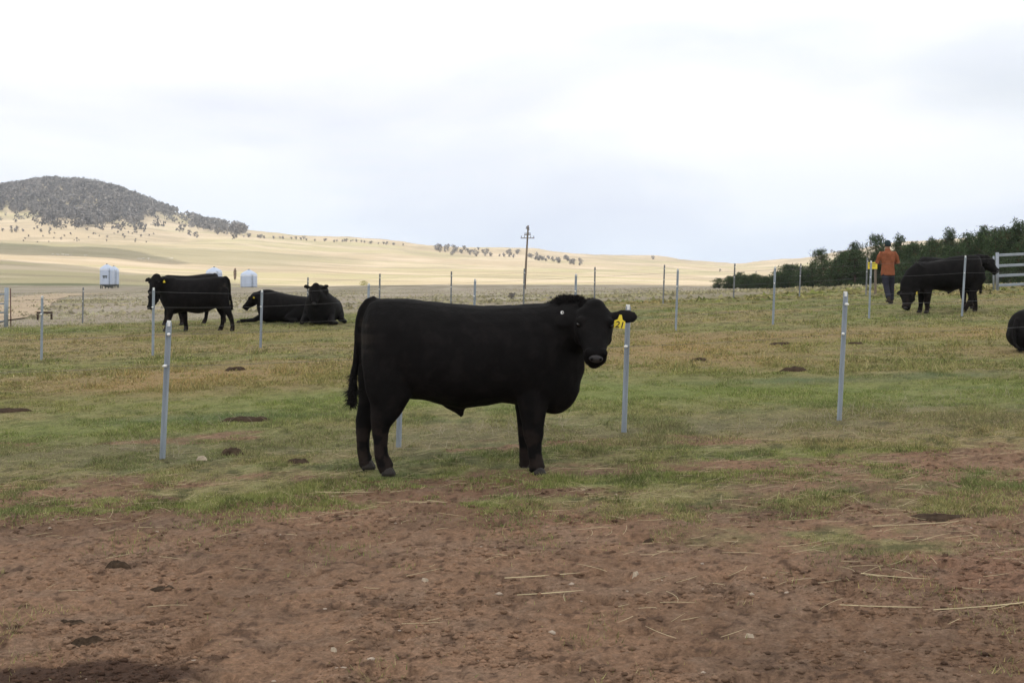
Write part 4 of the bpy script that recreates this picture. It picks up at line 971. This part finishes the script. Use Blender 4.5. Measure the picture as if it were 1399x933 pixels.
power_pole()

# ------------------------------------------------------------------ trees
LEAF = mat('pine_foliage', (0.04, 0.055, 0.025), .9, spec=.15, attr='own_colour', trans=.2)
BARK = mat('bark', (0.10, 0.075, 0.055), .95, spec=.1, noise=.3, nscale=3)
def pine_mesh(seed, h=8.0, w=2.4, clumps=1500, kind=0):
    rng = np.random.default_rng(seed)
    # boughs in whorls, each carrying needle tufts; uneven lengths leave gaps
    cen = []; sz = []
    nb = 64
    for b in range(nb):
        t = (b + rng.random()) / nb; z = h * (.04 + .94 * t)
        prof = (1 - t) ** .62 * (.62 + .38 * min(1, t * 5)) if kind == 0 else math.sqrt(max(0, 1 - (1.7 * t - .72) ** 2 * .95)) * .95
        L = w * prof * rng.uniform(.55, 1.15) + .15; a = rng.random() * 6.283
        m = max(4, int(clumps / nb * (.4 + prof)))
        u = rng.random(m) ** .6; sp = .20 + .28 * u
        cx = np.cos(a) * L * u + rng.normal(0, 1, m) * sp * .8; cy = np.sin(a) * L * u + rng.normal(0, 1, m) * sp * .8; cz = z + L * .22 * u ** 1.5 - .15 * u + rng.normal(0, .20, m)
        cen.append(np.stack([cx, cy, cz], -1)); sz.append(np.full(m, .30) * rng.uniform(.6, 1.3, m))
    c = np.concatenate(cen); s_ = np.concatenate(sz); n = len(c); k = 5
    c[:, 2] = np.clip(c[:, 2], .1, h * 1.02)
    base = np.repeat(c, k, axis=0); ss = np.repeat(s_, k)
    d1 = rng.normal(size=(n * k, 3)); d1 /= np.linalg.norm(d1, axis=1)[:, None]; d2 = rng.normal(size=(n * k, 3)); d2 /= np.linalg.norm(d2, axis=1)[:, None]
    off = rng.normal(0, .12, (n * k, 3)); V = np.stack([base + off - d2 * (ss * .22)[:, None], base + off + d2 * (ss * .22)[:, None], base + off + d1 * ss[:, None] + np.array([0, 0, .08])], 1).reshape(-1, 3)
    tint = rng.random(n); col = np.array([.052, .080, .032])[None] * (.6 + 1.0 * tint)[:, None]
    warm = rng.random(n) > .93; col[warm] = (.075, .055, .028)
    return np_mesh('pine_crown', V, np.arange(len(V)).reshape(-1, 3), np.repeat(np.repeat(col, k, axis=0), 3, axis=0))
PM = [pine_mesh(1, kind=0), pine_mesh(2, kind=0), pine_mesh(3, kind=0, w=2.9), pine_mesh(4, kind=1, w=2.7), pine_mesh(5, kind=1, w=3.1)]
tk = MB(); tk.chain([(Vector((0, 0, -.3)), .20), (Vector((.05, 0, 2.5)), .15), (Vector((0, .05, 5.5)), .08), (Vector((0, 0, 7.6)), .02)], 10)
for k in range(14):
    a = k * 2.4; z = 1.2 + k * .42; L = 1.9 * (1 - z / 8.5); tk.chain([(Vector((0, 0, z)), .045), (Vector((math.cos(a) * L, math.sin(a) * L, z + .35 * L)), .012)], 6, hint=(0, 0, 1))
TRUNK = tk.mesh('pine_trunk'); TRUNK.materials.append(BARK)
for m_ in PM: m_.materials.append(LEAF)
def pine(px, top, D, kind, wsc, label, rz):
    g = Vector(((px - CX) / F * D, D, 0)); g.z = zg(g.x, D); h = at(px, top, D).z - g.z; s_ = h / 8.0
    root = empty('pine_tree', g, rz); root.scale = (s_ * wsc, s_ * wsc, s_); tag(root, label, 'tree', 'plantation pines on the right')
    link_mesh('trunk', TRUNK, None, root); link_mesh('crown', PM[kind], None, root)
front = [(981, 380, 236, 4, 1.9, 'lowest dark pine bush, end of the row on the open hill side'), (997, 377, 233, 3, 1.7, 'low round pine second from the open end of the row'),
 (1012, 372, 230, 4, 1.3, 'low rounded pine behind the first thin post'), (1028, 376, 226, 3, 1.5, 'low pine in a dip of the row'), (1044, 377, 222, 4, 1.5, 'low pine just before the dip ends'),
 (1060, 371, 218, 3, 1.3, 'bushy pine behind the second fence post of the low stretch'), (1080, 361, 214, 4, 1.6, 'rounded pine where the low stretch starts to climb'), (1097, 371, 210, 3, 1.2, 'low pine beside the tall domed one'),
 (1110, 358, 206, 2, .95, 'small cone shaped pine against the domed one'), (1122, 341, 204, 4, .95, 'domed pine, first tall one from the open end'), (1146, 352, 200, 3, 1.05, 'mid height pine left of the broad cone'),
 (1168, 331, 198, 2, 1.15, 'broad cone shaped pine left of the person'), (1197, 321, 196, 3, .80, 'tall loose topped pine just left of the person'), (1213, 345, 192, 0, 1.1, 'dark pine directly behind the person'),
 (1229, 322, 190, 0, .95, 'pointed pine just right of the person'), (1248, 331, 188, 1, 1.1, 'pine above the neck of the grazing bull'), (1272, 325, 184, 2, .95, 'pointed pine over the back of the grazing bull'),
 (1299, 313, 180, 0, .95, 'tall pointed pine over the grazing bull'), (1322, 319, 176, 4, .85, 'round topped pine right of the tall pointed one'), (1345, 309, 172, 1, .95, 'tall pine left of the yard panel'),
 (1366, 311, 168, 3, .85, 'round topped pine rising behind the yard panel upright'), (1392, 302, 164, 0, 1.0, 'tallest pine over the yard panel rails')]
for i, (px, top, D, kd, ws, lab) in enumerate(front): pine(px, top, D, kd, ws, lab, i * 1.7)
rr = random.Random(9); i = 0
xs = np.interp
prof_px = [981, 1000, 1012, 1050, 1065, 1080, 1090, 1100, 1122, 1168, 1197, 1229, 1260, 1299, 1345, 1399, 1520]; prof_top = [386, 379, 375, 375, 370, 365, 363, 370, 352, 345, 336, 336, 338, 328, 322, 314, 296]
for px in list(range(978, 1110, 7)) + list(range(1112, 1530, 14)):
    top = float(np.interp(px, prof_px, prof_top)) + (rr.uniform(-2, 9) if px < 1110 else rr.uniform(-4, 14)); D = float(np.interp(px, [980, 1400, 1530], [228, 158, 150])) + rr.choice((-5, 6, 12))
    pine(px + rr.uniform(-4, 4), top, D, rr.randrange(5), (rr.uniform(1.7, 2.4) if px < 1110 else rr.uniform(1.15, 1.6)), 'dark green pine merging with its neighbours in the plantation row', rr.uniform(0, 6))

# grey-green bush woodland on the left hill: one mass
def gum_blobs(pts, hts, seed):
    rng = np.random.default_rng(seed); n = len(pts); k = 22
    base = np.repeat(pts, k, axis=0); h = np.repeat(hts, k)
    d = rng.normal(size=(n * k, 3)); d /= np.linalg.norm(d, axis=1)[:, None]
    c = base + d * (h * .32)[:, None] * rng.uniform(.5, 1.1, n * k)[:, None] + np.array([0, 0, 1.0])[None] * (h * .55)[:, None]
    e1 = rng.normal(size=(n * k, 3)); e1 /= np.linalg.norm(e1, axis=1)[:, None]; e2 = rng.normal(size=(n * k, 3)); e2 /= np.linalg.norm(e2, axis=1)[:, None]
    V = np.stack([c - e1 * (h * .17)[:, None], c + e1 * (h * .15)[:, None], c + e2 * (h * .24)[:, None]], 1).reshape(-1, 3)
    col = np.array([.135, .125, .118])[None] * (.45 + 1.1 * rng.random(n))[:, None]
    return V, np.repeat(np.repeat(col, k, axis=0), 3, axis=0)
def wood():
    rng = np.random.default_rng(77); P = []; Hh = []
    up = [(-120, 300), (0, 286), (40, 289), (60, 300), (100, 305), (150, 309), (185, 307), (205, 300), (225, 296), (245, 302), (275, 311), (300, 313), (330, 317.5), (352, 317)]
    ax, ay = zip(*up); tried = 0
    while len(P) < 5200 and tried < 90000:
        tried += 1; px = rng.uniform(-140, 335); D = rng.uniform(1650, 2620); x = (px - CX) / F * D; z = float(zmacro(np.array([x]), np.array([D]))[0]); row = HZ + (CAMZ - z) * F / D
        lim = np.interp(px, ax, ay); edge = (vnoise(np.array([px / 9.]), np.array([row / 5.]), 3)[0] - .5) * 16
        ok = row < lim + edge
        if not ok and row < lim + 22 and rng.random() < .10 * (1 - (row - lim) / 22): ok = True
        if ok and 195 < px < 262 and 292 < row < 312 and rng.random() < .8: ok = False      # bare ridge in the wood
        if ok: P.append((x, D, z)); Hh.append(rng.uniform(6, 14.5))
    V, C = gum_blobs(np.array(P), np.array(Hh), 3); me = np_mesh('woodland', V, np.arange(len(V)).reshape(-1, 3), C)
    tag(link_mesh('woodland', me, mat('gum_foliage', (.1, .1, .08), .95, spec=.1, attr='own_colour')), 'grey green bush woodland covering the far left hill', 'woodland', kind='stuff')
wood()
GUM = []
for s_ in range(3):
    rng = np.random.default_rng(s_ + 30); V, C = gum_blobs(np.array([(0, 0, 0), (rng.normal() * .2, 0, .1), (.15, .2, -.15)]), np.array([1.0, .8, .75]), s_); me = np_mesh('gum_crown', V, np.arange(len(V)).reshape(-1, 3), C * 1.5); me.materials.append(MATS['gum_foliage']); GUM.append(me)
gt = MB(); gt.chain([(Vector((0, 0, -.05)), .035), (Vector((.02, 0, .35)), .028), (Vector((.0, 0, .7)), .012)], 6); GT = gt.mesh('gum_trunk'); GT.materials.append(BARK)
def gum(px, row, hpx, kind, label, group, D0=400, D=None):
    p = hit(px, row, D0, 2600) if D is None else Vector(((px - CX) / F * D, D, zg((px - CX) / F * D, D))); h = hpx * p.y / F
    root = empty('gum_tree', p, random.uniform(0, 6)); root.scale = (h * 1.1, h * 1.1, h); tag(root, label, 'tree', group); link_mesh('trunk', GT, None, root); link_mesh('crown', GUM[kind], None, root)
rg = random.Random(21)
def ridge(pxa, pxb, n, rowf, jit, lab, grp, hh=(4, 7)):
    for _ in range(n):
        px = rg.uniform(pxa, pxb); gum(px, rowf(px) + rg.uniform(0, jit), rg.uniform(*hh), rg.randrange(3), lab, grp)
sky_r = lambda px: float(np.interp(px, [340, 480, 600, 720, 800, 900], [322, 329.5, 338.5, 344.5, 353, 355]))
ridge(330, 480, 30, sky_r, 3, 'small grey tree dotting the sunlit ridge between wooded hill and crest', 'trees on the left sunlit ridge', (3, 5))
ridge(470, 560, 14, sky_r, 2, 'small grey tree on the skyline dip above the lying bulls', 'trees on the middle skyline', (3, 5))
ridge(590, 710, 42, sky_r, 10, 'grey tree in the loose grove left of the power pole', 'grove left of the power pole', (4, 8))
ridge(722, 800, 44, lambda px: sky_r(px) + 4, 7, 'grey scrub tree in the patch right of the power pole', 'grove right of the power pole', (4, 7))
ridge(30, 230, 36, lambda px: 318, 14, 'small dark shrub tree scattered on the slope under the wooded hill', 'shrub trees under the wooded hill', (2, 4))
ridge(0, 70, 14, lambda px: 312, 6, 'grey scrub tree clump at the foot of the wooded hill', 'scrub at the foot of the wooded hill', (3, 6))
gum(892, 354.5, 6, 1, 'single small tree on the bald knoll right of the power pole', None)
gum(984, 371, 4, 2, 'lone dark shrub low on the tan slope before the pines', None); gum(1033, 373, 3, 0, 'tiny shrub on the tan slope above the low pines', None)
gum(699, 410, 12, 1, 'grey dead looking bush on the shaded flat behind the bull', None, 60); gum(752, 409, 5, 2, 'small tuft of bush on the shaded flat behind the neck of the bull', None, 60)
ridge(1135, 1165, 12, lambda px: 345, 4, 'grey tree on the far hill top showing between the pines', 'trees on the far hill behind the pines', (4, 6))
def small_tree(name, px, base, top, wpx, col, lab, D):
    g = Vector(((px - CX) / F * D, D, 0)); g.z = zg(g.x, D); h = (base - top) * D / F; w = wpx / 2 * D / F; root = empty(name, g); tag(root, lab, 'tree')
    rng = np.random.default_rng(int(px)); n = 500; t = rng.random(n); prof = np.sqrt(np.clip(1 - (2 * t - 1) ** 2, .05, 1)); a = rng.random(n) * 6.28; r = np.sqrt(rng.random(n)) * w * prof
    c = np.stack([np.cos(a) * r, np.sin(a) * r, h * (.12 + .88 * t)], -1); d = rng.normal(size=(n, 3)) * h * .05; e_ = rng.normal(size=(n, 3)) * h * .03
    V = np.stack([c - e_, c + e_, c + d + np.array([0, 0, h * .05])], 1).reshape(-1, 3); C = np.repeat(np.array(col)[None] * (.7 + .6 * rng.random(n))[:, None], 3, axis=0)
    me = np_mesh('crown', V, np.arange(len(V)).reshape(-1, 3), C); link_mesh('crown', me, LEAF, root)
    mb = MB(); mb.tube((0, 0, -.2), (0, 0, h * .8), h * .02, h * .008, 8); mb.build('trunk', BARK, root)
small_tree('poplar_tree', 321, 379, 363, 3.5, (.27, .20, .155), 'narrow bare brown poplar left of the round silo', 560)
small_tree('willow_tree', 497, 388, 380, 13, (.34, .32, .07), 'small yellow green tree at the edge of the sunlit slope', 440)
# pale outcrops on the sunlit slope
ROCK = mat('pale_rock', (0.55, 0.50, 0.42), .95, spec=.1, noise=.3, nscale=.4)
def rocks(px, row, n, w, lab):
    b = hit(px, row, 400, 2500); mb = MB(); r_ = random.Random(int(px)); s_ = b.y / F
    for _ in range(n): 
        x, y = r_.gauss(0, w * s_ * .4), r_.gauss(0, 6); q = r_.uniform(.5, 1.6) * s_; mb.ball((x, y, zg(b.x + x, b.y + y) - b.z + q * .2), (q * 1.5, q, q * .8), 8, 5)
    o = mb.build('rock_outcrop', ROCK, None); o.location = b; tag(o, lab, 'rocks', 'rock outcrops on the slope')
rocks(87, 348.5, 14, 24, 'broken pale rock outcrop on the bright strip of the left slope'); rocks(232, 353, 6, 9, 'small white rock outcrop in the olive slope above the silo'); rocks(190, 354, 6, 16, 'reddish stones beside the small white outcrop')
